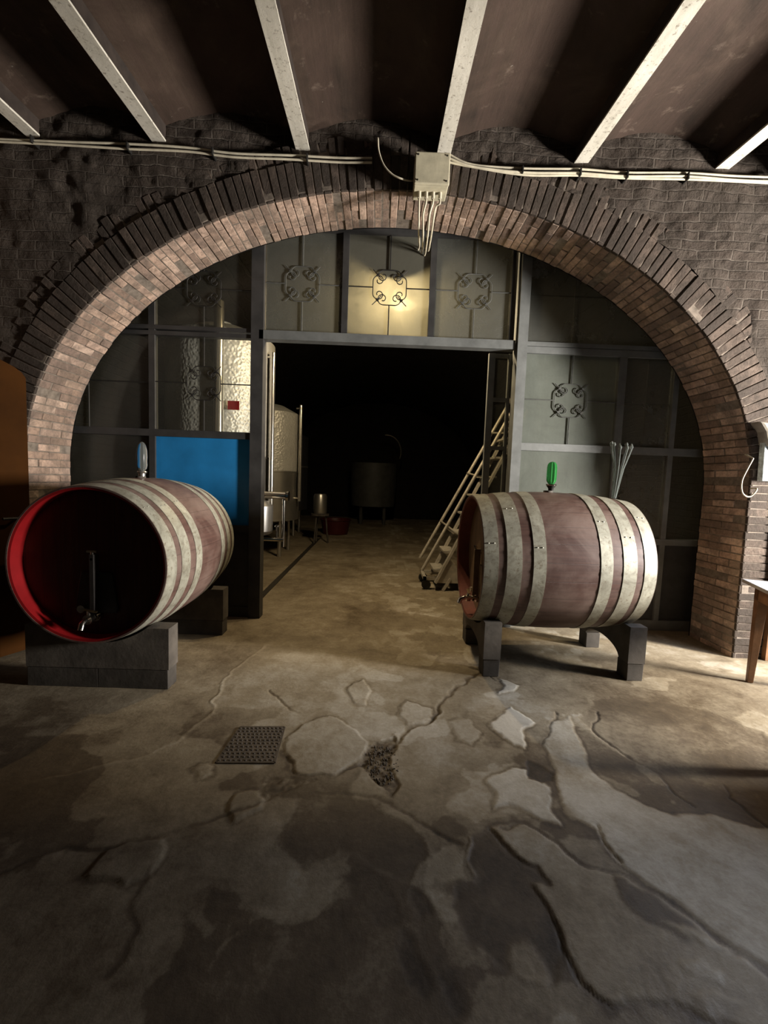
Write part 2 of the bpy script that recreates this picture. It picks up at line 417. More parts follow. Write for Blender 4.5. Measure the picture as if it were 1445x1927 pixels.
# ------------------------------------------------------------------ floor
def fpoly(pts): return np.array([atZ(x, y)[:2] for x, y in pts])
xs = np.concatenate([np.linspace(-3.6, -1.5, 40)[:-1], np.arange(-1.5, 2.75, .0075), np.linspace(2.75, 3.6, 16)])
ys = np.concatenate([np.linspace(-2.6, .85, 30)[:-1], np.arange(.85, 3.35, .0075), np.arange(3.35, 6.5, .03), np.linspace(6.5, 15.2, 40)])
GX, GY = np.meshgrid(xs, ys, indexing='ij')
wx = GX + .11 * fbm(GX, GY, 6, 6, 11); wy = GY + .11 * fbm(GX, GY, 6, 6, 31)
brk = np.clip(.75 + 2.2 * fbm(GX, GY, 5, 4, 91), 0, 1)
def seg_dist(P, closed=False):
    d = np.full(GX.shape, 9.)
    n_ = len(P); rng = range(n_ if closed else n_ - 1)
    for i in rng:
        ax, ay = P[i]; bx, by = P[(i + 1) % n_]
        dx, dy = bx - ax, by - ay; L = dx * dx + dy * dy + 1e-9
        t = np.clip(((wx - ax) * dx + (wy - ay) * dy) / L, 0, 1)
        d = np.minimum(d, np.hypot(wx - ax - t * dx, wy - ay - t * dy))
    return d
def inside(P):
    r = np.zeros(GX.shape, bool); n_ = len(P)
    for i in range(n_):
        x0, y0 = P[i]; x1, y1 = P[(i + 1) % n_]
        if y0 == y1: continue
        c_ = ((y0 > wy) != (y1 > wy)) & (wx < (x1 - x0) * (wy - y0) / (y1 - y0) + x0)
        r ^= c_
    return r
def sdf(P):
    d = seg_dist(P, True); return np.where(inside(P), d, -d)
def sst(x, a_, b_): t = np.clip((x - a_) / (b_ - a_), 0, 1); return t * t * (3 - 2 * t)
stn = fbm(GX + .2 * fbm(GX, GY, 3, 3, 51), GY + .2 * fbm(GX, GY, 3, 3, 52), 2.6, 6, 53)
stl = fbm(GX + .2 * fbm(GX, GY, 4, 3, 61), GY, 3.4, 6, 63)
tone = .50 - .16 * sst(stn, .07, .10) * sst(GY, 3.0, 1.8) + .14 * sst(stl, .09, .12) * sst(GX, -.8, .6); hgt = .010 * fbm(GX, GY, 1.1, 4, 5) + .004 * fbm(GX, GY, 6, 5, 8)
# pale and dark patches of the worn screed, plus the table's shadow: (outline, tone, height in metres)
PATCH = [
 ([(1036,1355),(1066,1345),(1085,1400),(1116,1441),(1172,1496),(1267,1541),(1345,1541),(1445,1551),(1600,1560),(1600,1880),(1445,1825),(1387,1790),(1297,1720),(1227,1675),(1187,1632),(1121,1560),(1080,1538),(1056,1500),(1046,1441),(1024,1396)], .74, .004),
 ([(923,1357),(945,1340),(964,1328),(986,1346),(1009,1360),(989,1368),(984,1385),(980,1402),(959,1393),(937,1376)], .86, .009),
 ([(916,1468),(931,1451),(953,1443),(984,1448),(986,1465),(1020,1468),(1033,1479),(1039,1512),(1056,1548),(1020,1534),(978,1512),(959,1512),(937,1518),(926,1490)], .84, .008),
 ([(986,1429),(1020,1440),(1047,1457),(1042,1470),(1014,1468),(986,1457)], .12, -.006),
 ([(936,1561),(956,1551),(1001,1549),(1046,1581),(1101,1624),(1172,1649),(1222,1682),(1297,1732),(1387,1807),(1445,1852),(1600,1960),(1445,1990),(1272,1902),(1197,1907),(1136,1897),(1106,1867),(1076,1807),(1066,1777),(1041,1742),(1011,1697),(1003,1672),(1036,1667),(1016,1631),(971,1601)], .62, .006),
 ([(1156,1650),(1227,1690),(1297,1745),(1330,1790),(1280,1780),(1210,1740),(1160,1690)], .30, .002),
 ([(893,1566),(936,1561),(971,1601),(1016,1631),(1036,1667),(1003,1672),(1011,1697),(1041,1742),(1066,1777),(1076,1807),(1060,1870),(960,1850),(886,1792),(860,1732),(843,1692),(845,1657),(876,1652)], .27, -.004),
 ([(966,1792),(1001,1784),(1031,1822),(1054,1862),(1041,1882),(1001,1872),(966,1832)], .55, .003),
 ([(770,1752),(795,1767),(813,1827),(815,1867),(795,1880),(765,1852),(753,1812)], .18, -.003),
 ([(775,1672),(805,1682),(820,1727),(805,1735),(782,1707)], .22, -.003),
 ([(833,1830),(860,1840),(880,1890),(870,1927),(840,1927)], .2, -.003),
 ([(560,1500),(700,1505),(750,1546),(785,1571),(795,1596),(765,1662),(720,1650),(640,1600),(560,1640),(520,1560)], .30, -.003),
 ([(700,1640),(760,1700),(770,1750),(720,1770),(660,1720),(640,1660)], .26, -.002),
 ([(1242,1747),(1270,1752),(1322,1767),(1377,1797),(1337,1802),(1287,1777)], .72, .003),
 ([(1264,1812),(1297,1810),(1357,1852),(1352,1872),(1312,1862),(1277,1832)], .70, .003),
 ([(1290,1885),(1340,1890),(1400,1920),(1330,1927)], .66, .003),
 ([(1080,1345),(1150,1400),(1230,1450),(1267,1490),(1445,1520),(1445,1380),(1300,1330),(1150,1310)], .40, -.002),  # table's cast shadow painted in as a darker patch
 ([(537,1415),(545,1445),(560,1458),(575,1463),(610,1458),(650,1447),(672,1432),(690,1418),(700,1395),(640,1350),(600,1350),(575,1360),(550,1383)], .60, .009),
 ([(418,1519),(438,1501),(488,1496),(498,1509),(493,1529),(448,1546),(421,1536)], .56, .012),
 ([(200,1600),(239,1584),(284,1574),(319,1576),(326,1599),(314,1621),(284,1643),(220,1680),(150,1650)], .50, .010),
 ([(359,1449),(374,1437),(389,1437),(399,1444),(392,1459),(374,1469)], .54, .006),
 ([(672,1440),(690,1415),(712,1395),(745,1385),(752,1410),(740,1440),(752,1480),(740,1500),(715,1480),(690,1465)], .28, -.014),
 ([(500,1470),(560,1465),(600,1470),(560,1490),(500,1515),(495,1495)], .30, -.007),
 ([(655,1300),(660,1285),(680,1278),(700,1300),(690,1325),(668,1322)], .58, .007),
 ([(768,1320),(790,1325),(808,1332),(800,1360),(770,1375),(755,1350)], .62, .006),
 ([(940,1275),(975,1290),(965,1300),(930,1305),(945,1290)], .82, .008),
 ([(845,1357),(880,1352),(905,1375),(890,1400),(860,1392)], .60, .004),
]
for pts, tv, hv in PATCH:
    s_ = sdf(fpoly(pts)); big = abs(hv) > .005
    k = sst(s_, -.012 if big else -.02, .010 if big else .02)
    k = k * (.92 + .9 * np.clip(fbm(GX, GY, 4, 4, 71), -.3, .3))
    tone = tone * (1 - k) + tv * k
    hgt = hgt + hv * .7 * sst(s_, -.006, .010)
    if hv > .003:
        tone = tone - .16 * np.exp(-((s_ + .012) / .008) ** 2) * brk
# general tone: middle painted paler to make up for weak light there
mid = fpoly([(520,1210),(870,1270),(1000,1330),(900,1440),(700,1500),(520,1480),(400,1300)])
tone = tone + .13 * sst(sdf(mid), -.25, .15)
# cracks: (line, width, depth)
CRACK = [([(905,1265),(880,1276),(862,1285),(845,1310),(825,1330),(808,1350),(770,1375),(745,1400),(712,1420)], .020, .014),
 ([(700,1420),(680,1440),(660,1447),(620,1455),(580,1463),(556,1456),(537,1425)], .010, .008),
 ([(515,1300),(523,1320),(535,1335),(572,1346)], .010, .008), ([(768,1320),(790,1325),(808,1332)], .008, .006),
 ([(400,1345),(395,1320),(420,1285),(440,1260),(500,1215)], .016, -.006), ([(0,1490),(150,1450),(280,1420),(345,1392),(400,1340)], .016, -.005),
 ([(0,1640),(120,1590),(180,1600),(240,1585),(340,1560),(420,1540),(540,1502),(640,1490),(705,1500),(735,1512),(780,1540),(870,1580)], .014, .007),
 ([(893,1566),(885,1600),(882,1640)], .008, -.007), ([(1120,1335),(1122,1375),(1160,1410),(1230,1450),(1262,1490),(1310,1520)], .010, .008),
 ([(1365,1480),(1380,1510),(1445,1555)], .01, .008), ([(1121,1551),(1150,1590),(1187,1626)], .012, .012),
 ([(960,1555),(1001,1549),(1046,1581),(1101,1624),(1172,1652),(1222,1684),(1297,1734),(1387,1810)], .011, .009),
 ([(936,1561),(971,1601),(1016,1631),(1034,1660)], .011, .010), ([(1003,1672),(1011,1697),(1041,1742),(1066,1777),(1076,1807),(1106,1867),(1140,1900)], .011, .010),
 ([(900,1260),(930,1280),(1000,1290),(1010,1300)], .010, .008), ([(1024,1396),(1036,1355),(1040,1340)], .01, .009),
 ([(280,1640),(230,1700),(240,1760),(200,1840)], .02, .004), ([(745,1400),(770,1385),(830,1340)], .012, -.004)]
for pts, wd, dp in CRACK:
    d_ = seg_dist(fpoly(pts)); g = np.exp(-(d_ / (wd * .62)) ** 2)
    g = g * brk
    hgt = hgt - dp * .7 * g
    tone = tone - (.26 if dp > 0 else -.12) * g
rub = sst(sdf(fpoly([(668,1440),(690,1410),(712,1390),(748,1380),(756,1410),(744,1440),(757,1485),(740,1505),(712,1485),(690,1468)])), -.01, .02)
rub = np.maximum(rub, .8 * sst(sdf(fpoly(PATCH[22][0])), -.01, .02))
hgt = hgt + rub * .022 * np.maximum(0, fbm(GX, GY, 38, 3, 77) + .08)
tone = tone + rub * .5 * fbm(GX, GY, 60, 3, 79)
tone = np.where(GY > 3.4, tone + .05, tone)
hgt = np.where(GY > 5, hgt * .3, hgt)
tone = np.clip(tone, .02, .98)
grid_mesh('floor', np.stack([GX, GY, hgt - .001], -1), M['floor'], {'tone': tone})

# ------------------------------------------------------------------ arch curve
CX, AX, BZ, SPR = .11, 2.93, 2.19, 1.42
WF, WB = 3.45, 3.95     # wall front and back
raw = [(CX - AX, z) for z in np.linspace(-.02, SPR, 60)[:-1]]
raw += [(CX - AX * math.cos(t), SPR + BZ * math.sin(t)) for t in np.linspace(0, PI, 500)]
raw += [(CX + AX, z) for z in np.linspace(SPR, -.02, 60)[1:]]
raw = np.array(raw); sl = np.concatenate([[0], np.cumsum(np.hypot(*np.diff(raw, axis=0).T))]); LEN = sl[-1]
def ap(s): return np.array([np.interp(s, sl, raw[:, 0]), np.interp(s, sl, raw[:, 1])])
def an(s):
    d = ap(min(s + .02, LEN)) - ap(max(s - .02, 0)); d /= np.hypot(*d); return np.array([-d[1], d[0]])
RING = .27
ns = 700; ss = np.linspace(0, LEN, ns)
def wall_grid(Y, off0, disp):
    rows = []
    for s in ss:
        p, n_ = ap(s), an(s)
        if n_[1] < 1e-3: n_ = np.array([math.copysign(1, n_[0]), 0.])
        p0 = p + n_ * off0
        tx = (math.copysign(4.3, n_[0]) - p0[0]) / n_[0] if abs(n_[0]) > 1e-3 else 99
        tz = (5.0 - p0[1]) / n_[1] if n_[1] > 1e-3 else 99
        t = max(.02, min(tx, tz)); k = (np.linspace(0, 1, 64) ** 1.25)[:, None]
        rows.append(p0 + n_ * t * k)
    G = np.array(rows); X, Z = G[..., 0], G[..., 1]
    Yg = np.full(X.shape, Y)
    if disp:
        band = sst(Z, 2.9, 3.4)
        Yg = Yg - .05 * fbm(X, Z, 1.6, 4, 3) - .004 * sst(X, .3, 1.6) - (.05 * fbm(X, Z, 7, 4, 9)) * (.35 + .8 * band) + .006 - .010 * sst(X, .3, 1.6)
        Yg = Yg + .06 * np.exp(-(((X - 2.86) / .05) ** 2 + ((Z - 2.72) / .12) ** 2)) + .05 * np.exp(-(((X - 2.72) / .04) ** 2 + ((Z - 2.70) / .08) ** 2))
        Yg = Yg + .04 * np.exp(-(((X - 2.0) / .25) ** 2 + ((Z - 3.45) / .12) ** 2))
    return np.stack([X, Yg, Z], -1)
grid_mesh('wall_front', wall_grid(WF, RING - .02, True), M['wall'])
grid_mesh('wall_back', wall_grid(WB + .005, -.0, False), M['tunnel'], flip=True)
# arch bricks
ringm = MB(); facem = MB(); backm = MB(); outm = MB()
def abox(mb, s0, s1, o0, o1, y0, y1, j=.0):
    c_ = []
    jj = [random.uniform(-j, j) for _ in range(4)]
    for y in (y0 + jj[2], y1):
        for s, o_ in ((s0, o0 + jj[0]), (s1, o0 + jj[0]), (s1, o1 + jj[1]), (s0, o1 + jj[1])):
            p = ap(s) + an(s) * o_
            c_.append((p[0], y, p[1]))
    mb.hexa(c_)
pitch = .064; nrow = int(LEN / pitch); pitch = LEN / nrow
for i in range(nrow):
    s0, s1 = i * pitch + .003 + random.uniform(0, .004), (i + 1) * pitch - .003
    cuts = [0, .25, .5] if i % 2 else [0, .13, .37, .5]
    for a_, b_ in zip(cuts[:-1], cuts[1:]):
        abox(ringm, s0, s1, 0, .25, WF + a_ + (.004 if a_ else .014), WF + b_ - .005, .006)
    f0 = WF - .010 + random.uniform(-.005, .005)
    abox(facem, s0, s1, 0, .25, f0, WF + .0135, .003)
    if 14 < i < nrow - 14:
        q0, q1 = s0 + random.uniform(0, .006), s1 - random.uniform(0, .005)
        abox(outm, q0, q1, .256, random.choice((.37, .38, .40)), WF + .003 + random.uniform(-.006, .007), WF + .1, .004)
    else:
        abox(outm, s0, s1, .262, .50 if i % 2 else .40, WF - .004, WF + .1, .004)
bs_ = np.linspace(0, LEN, 300)
def strip(offs_y):
    for (o0, y0), (o1, y1) in zip(offs_y[:-1], offs_y[1:]):
        vs = []
        for s in bs_:
            p, n_ = ap(s), an(s)
            a_ = p + n_ * o0; b_ = p + n_ * o1
            vs += [(a_[0], y0, a_[1]), (b_[0], y1, b_[1])]
        backm.add(vs, [(2 * k, 2 * k + 1, 2 * k + 3, 2 * k + 2) for k in range(len(bs_) - 1)])
strip([(.375, WF + .014), (.02, WF - .006), (.005, WF + .002), (.005, WB), (.3, WB)])
tag(ringm.build('trim_1', M['arch_brick'], bevel=.004), kind='structure')
tag(outm.build('trim_2', M['face_brick'], bevel=.004), kind='structure')
tag(facem.build('trim_6', M['face_brick'], bevel=.004), kind='structure')
tag(backm.build('trim_3', M['mortar'], fixn=False), kind='structure')

# ------------------------------------------------------------------ room shell
XL, XR, YB = -3.0, 3.3, -2.5
def ceil_z(Y): return 3.87 - .0625 * (WF - Y)
mb = MB(); mb.box(XL - .3, XL, YB, WF + .05, 0, 4.4); tag(mb.build('wall_left', M['wall_side']), kind='structure')
mb = MB()
mb.box(XR, XR + .3, YB, 1.90, 0, 4.4); mb.box(XR, XR + .3, 3.43, WF + .05, 0, 4.4); mb.box(XR, XR + .3, 1.90, 3.43, 3.55, 4.4)
tag(mb.build('wall_right', M['wall_side']), kind='structure')
mb = MB(); mb.box(XL - .3, XR + .3, YB - .2, YB, 0, 4.4); tag(mb.build('wall_rear', M['wall_side']), kind='structure')
BEAMS = [-2.69, -1.745, -.665, .408, 1.47, 2.56, 3.6]
mb = MB(); edges = [-3.75] + BEAMS
Ys = [YB, WF + .25]
for x0, x1 in zip(edges[:-1], edges[1:]):
    nn = 20; vs = []
    for Y in np.linspace(YB, WF + .28, 30):
        for k in range(nn + 1):
            t = k / nn; vs.append((x0 + (x1 - x0) * t, Y, ceil_z(Y) + .105 + .13 * math.sin(PI * t) + .006 * math.sin(Y * 3 + x0 * 5)))
    mb.add(vs, [(r * (nn + 1) + k, r * (nn + 1) + k + 1, (r + 1) * (nn + 1) + k + 1, (r + 1) * (nn + 1) + k) for r in range(29) for k in range(nn)])
o = tag(mb.build('ceiling', M['vault'], smooth=True), kind='structure')
mb = MB(); mb.box(-4.2, 4.2, YB - .2, WF + .3, 4.42, 4.5); tag(mb.build('ceiling', M['vault']), kind='structure')
for i, bx in enumerate(BEAMS[:-1]):
    mb = MB(); z0, z1 = ceil_z(YB), ceil_z(WF + .05)
    def seg(xa, xb, da, db):
        mb.hexa([(bx + xa, YB, z0 + da), (bx + xb, YB, z0 + da), (bx + xb, WF + .05, z1 + da), (bx + xa, WF + .05, z1 + da),
                 (bx + xa, YB, z0 + db), (bx + xb, YB, z0 + db), (bx + xb, WF + .05, z1 + db), (bx + xa, WF + .05, z1 + db)])
    seg(-.052, .052, 0, .014); mb.cur = 1; seg(-.045, .045, .014, .16)
    tag(mb.build('ceiling_beam', [M['beam'], M['beam_side']]), 'pale flaking steel ceiling beam', None, kind='structure')
# tunnel
mb = MB(); ta, tb = 3.35, 2.5
prof = [(-ta, 0)] + [(.0 - ta * math.cos(t), 1.5 + tb * math.sin(t)) for t in np.linspace(0, PI, 40)] + [(ta, 0)]
vs = []
for Y in (WB, 15.):
    vs += [(x, Y, z) for x, z in prof]
n_ = len(prof)
mb.add(vs, [(k, k + 1, n_ + k + 1, n_ + k) for k in range(n_ - 1)])
mb.add([(x, 15., z) for x, z in prof], [tuple(range(n_))])
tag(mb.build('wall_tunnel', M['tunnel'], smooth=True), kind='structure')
mb = MB(); mb.box(-1.33, -1.26, 4.3, 9.5, .002, .008); tag(mb.build('trim_4', M['shade_strip']), kind='structure')  # dark strip laid on the floor in place of a shadow line
# orange door in the left wall
d1 = empty('door_1', (XL, 2.35, 0), 'orange-brown painted door standing ajar beside the arch', kind='structure')
dn = Vector((-2.63 - XL, .86, 0)).normalized(); dp_ = Vector((dn.y, -dn.x, 0)); DW = .93
mb = MB(); mb.prism([(0, .02), (DW, .02), (DW, 2.02)] + [(DW / 2 + (DW / 2) * math.cos(t), 2.02 + .14 * math.sin(t)) for t in np.linspace(.1, PI - .1, 14)] + [(0, 2.02)],
                   lambda u, v_, h: (XL + .01 + dn.x * u + dp_.x * h, 2.35 + dn.y * u + dp_.y * h, v_), 0, .04); mb.build('door_leaf', M['orange'], d1)
mb = MB(); hp = lambda u, h: (XL + .01 + dn.x * u + dp_.x * h, 2.35 + dn.y * u + dp_.y * h, 1.02)
mb.tube([hp(.85, .04), hp(.85, .09), hp(.74, .09)], .01); mb.build('door_handle', M['black_metal'], d1)
# doorway in the right wall
d2 = empty('door_2', (XR, 2.3, 0), kind='structure')
mb = MB(); mb.box(XR - .02, XR + .3, 1.85, 1.91, 0, 3.6); mb.box(XR - .02, XR + .3, 3.40, 3.44, 0, 3.6); mb.box(XR - .02, XR + .3, 1.85, 3.44, 3.54, 3.62)
mb.build('door_frame', M['table_wood'], d2)
# springing stone on the right
mb = MB(); mb.prism([(2.98, 1.96), (3.3, 1.93), (3.3, 1.74), (3.16, 1.70), (3.07, 1.78), (3.04, 1.88)], lambda u, v_, h: (u, h, v_), WF - .10, WF + .05)
tag(mb.build('trim_5', M['stone'], bevel=.02), kind='structure')

# ------------------------------------------------------------------ steel and glass screen
FY = 4.1
def scroll_ornament(mb, cx, cz, y, R=.155, r=.0046):
    # four C scrolls round a centre, ends curling inwards, tied on the diagonals
    for q in range(4):
        a0 = q * PI / 2
        def rot(u, v_): return (cx + u * math.cos(a0) - v_ * math.sin(a0), y, cz + u * math.sin(a0) + v_ * math.cos(a0))
        for sgn in (-1, 1):
            pts = [(0, R), (.35 * R * sgn, R)]
            for k in range(1, 7):
                t = k / 6 * PI / 2; pts.append((sgn * (.35 * R + .33 * R * math.sin(t)), R - .33 * R * (1 - math.cos(t))))
            ccx, ccz, rr = .40 * R, .64 * R, .28 * R
            for k in range(1, 22):
                t = -.15 - k / 21 * 4.9; rk = rr * (1 - .62 * k / 21)
                pts.append((sgn * (ccx + rk * math.cos(t)), ccz + rk * math.sin(t)))
            mb.tube([rot(u, v_) for u, v_ in pts], r, 6)
        u0, u1 = .48 * R, 1.02 * R
        mb.tube([rot(u0, u0), rot(u1, u1)], r * .9, 6)
        u = .72 * R; mb.bar(rot(u - .06 * R, u + .06 * R), rot(u + .06 * R, u - .06 * R), .016, .016, (0, 1, 0))
def pane_set(parent, x0, x1, z0, z1, gmat, orn=True, front=True, ox=None, oz=None, cross=True, ztop=None, om=None):
    om = om or M['scroll']
    zt0 = zt1 = z1
    if ztop: zt0, zt1 = ztop
    mb = MB(); mb.hexa([(x0, FY - .003, z0), (x1, FY - .003, z0), (x1, FY + .003, z0), (x0, FY + .003, z0), (x0, FY - .003, zt0), (x1, FY - .003, zt1), (x1, FY + .003, zt1), (x0, FY + .003, zt0)])
    mb.build('pane', gmat, parent)
    cx = ox if ox is not None else (x0 + x1) / 2; cz = oz if oz is not None else (z0 + z1) / 2
    yy = FY - .014 if front else FY + .014
    if cross:
        mb = MB()
        R = .155 if orn else 0
        zt = min(zt0, zt1)
        mb.tube([(cx, yy, z0), (cx, yy, cz - R)], .0055, 6); mb.tube([(cx, yy, cz + R), (cx, yy, zt)], .0055, 6)
        mb.tube([(x0, yy, cz), (cx - R, yy, cz)], .0055, 6); mb.tube([(cx + R, yy, cz), (x1, yy, cz)], .0055, 6)
        mb.build('glazing_bar', om, parent)
    if orn:
        mb = MB(); scroll_ornament(mb, cx, cz, yy); mb.build('scroll_ornament', om, parent)
def X_(px, py): return atY(px, py, FY)[0]
def Z_(px, py): return atY(px, py, FY)[2]
# left screen
wl = empty('window_1', (-2.1, FY, 0), kind='structure')
zL1, zL2 = Z_(400, 626), Z_(400, 818)
xa, xb, xc = X_(290, 720), X_(474, 720), -3.3
mb = MB()
mb.box(xb, X_(497, 700), FY - .05, FY + .07, 0, 3.75); mb.build('frame_post', M['frame_dark'], wl)
mb = MB(); mb.box(xa - .035, xa + .02, FY - .03, FY + .03, 0, 3.7)
for z in (zL1 + .022, zL1 - .03): mb.box(xc, xb, FY - .034, FY + .034, z - .018, z + .018)
mb.box(xc, xb, FY - .034, FY + .034, zL2 - .035, zL2 + .03); mb.box(xc, xb, FY - .034, FY + .034, .84, .9)
mb.box(xc, xb, FY - .02, FY + .02, 0, .1)
mb.build('frame', M['frame_dark'], wl)
pane_set(wl, xa + .02, xb, zL1 + .04, 3.7, M['glass_clear'], ox=X_(385, 560), oz=Z_(385, 545))
pane_set(wl, xa + .02, xb, zL2 + .03, zL1 - .05, M['glass_clear'], ox=X_(385, 722), oz=Z_(385, 722))
pane_set(wl, xc, xa - .035, zL2 + .03, zL1 - .05, M['glass_clear'], orn=False)
pane_set(wl, xc, xa - .035, zL1 + .04, 3.4, M['glass_clear'], orn=False)
pane_set(wl, xc, xa - .035, .9, zL2 - .035, M['glass_clear'], orn=False, cross=False)
mb = MB(); mb.box(xa + .02, xb, FY - .006, FY + .006, .9, zL2 - .035); mb.build('blue_panel', M['blue'], wl)['label'] = 'blue panel'
mb = MB(); mb.box(xc, xb, FY - .006, FY + .006, .1, .84); mb.build('kick_panel', M['frame_dark'], wl)
# transom over the opening
wt = empty('window_2', (0, FY, 2.65), kind='structure')
zb = Z_(730, 641)
x0, x1, x2, x3 = X_(501, 560), X_(650, 545), X_(813, 550), X_(966, 560)
zt = Z_(730, 437)
mb = MB(); mb.box(X_(490, 640), x3 + .03, FY - .05, FY + .05, zb - .045, zb + .035); mb.build('lintel_bar', M['frame'], wt)
mb = MB(); mb.box(X_(490, 640), x3, FY - .034, FY + .034, zt - .035, zt + .05)
for xx in (x1, x2): mb.box(xx - .028, xx + .028, FY - .03, FY + .03, zb, zt)
mb.box(x3 - .03, x3 + .0, FY - .03, FY + .03, zb, zt)
mb.build('frame', M['frame_dark'], wt)
oz = Z_(733, 543)
pane_set(wt, x0, x1 - .028, zb + .035, zt - .035, M['glass_dusty'], om=M['faint'], ox=X_(570, 535), oz=oz)
pane_set(wt, x1 + .028, x2 - .028, zb + .035, zt - .035, M['glass_mid'], ox=X_(733, 543), oz=oz)
pane_set(wt, x2 + .028, x3 - .03, zb + .035, zt - .035, M['glass_dusty'], om=M['faint'], ox=X_(893, 550), oz=oz)
# right screen
wr = empty('window_3', (2.2, FY, 0), kind='structure')
xp0, xp1 = X_(967, 700), X_(985, 700)
x4, x5 = X_(1158, 750), X_(1172, 750)
zr1, zr2 = Z_(1070, 658), Z_(1070, 844)
mb = MB(); mb.box(xp0, xp1, FY - .07, FY + .07, 0, 3.75); mb.build('frame_post', M['frame'], wr)
mb = MB(); mb.box(x4, x5, FY - .03, FY + .03, 0, zr1)
for z, h_ in ((zr1 + .03, .02), (zr1 - .025, .03), (zr2, .035), (.88, .03), (.05, .05)): mb.box(xp1, 3.3, FY - .034, FY + .034, z - h_, z + h_)
mb.box(X_(1262, 750), X_(1262, 750) + .05, FY - .03, FY + .03, 0, zr1)
mb.build('frame', M['frame'], wr)
pane_set(wr, xp1, x4 + .4, zr1 + .05, 3.6, M['glass_dusty'], orn=False, front=False, ox=X_(1080, 600))
pane_set(wr, xp1, x4, zr2 + .035, zr1 - .055, M['glass_right'], om=M['faint'], ox=X_(1072, 755), oz=Z_(1072, 755))
pane_set(wr, xp1, x4, .91, zr2 - .035, M['glass_right'], orn=False, front=False)
xq = X_(1262, 750)
pane_set(wr, x5, xq, zr2 + .035, zr1 - .055, M['glass_dusty'], orn=False, front=False)
pane_set(wr, x5, xq, .91, zr2 - .035, M['glass_dusty'], orn=False, front=False, cross=False)
pane_set(wr, xq + .05, 3.3, zr2 + .035, zr1 - .055, M['glass_clear'], orn=False, front=False, cross=False)
pane_set(wr, xq + .05, 3.3, .91, zr2 - .035, M['glass_clear'], orn=False, front=False, cross=False)
mb = MB(); mb.box(xp1, 3.3, FY - .006, FY + .006, .1, .85); mb.build('kick_panel', M['frame_dark'], wr)
# narrow folded leaf at the right of the opening
dl = empty('door_3', (1.05, FY + .09, 0), kind='structure')
mb = MB(); l0, l1 = X_(923, 700), X_(935, 700)
mb.box(l0, l1, FY + .08, FY + .12, .02, zb - .05); mb.box(xp0 - .03, xp0, FY + .08, FY + .12, .02, zb - .05)
for z in (zb - .07, Z_(940, 749), Z_(940, 842), 1.0, .08): mb.box(l1, xp0 - .03, FY + .085, FY + .115, z - (.018), z + (.018))
mb.build('door_frame', M['frame'], dl)
mb = MB(); mb.box(l1, xp0 - .03, FY + .098, FY + .102, 1.02, zb - .088); mb.build('pane', M['glass_clear'], dl)
mb = MB(); mb.box(l1, xp0 - .03, FY + .095, FY + .105, .1, .98); mb.build('kick_panel', M['frame_dark'], dl)

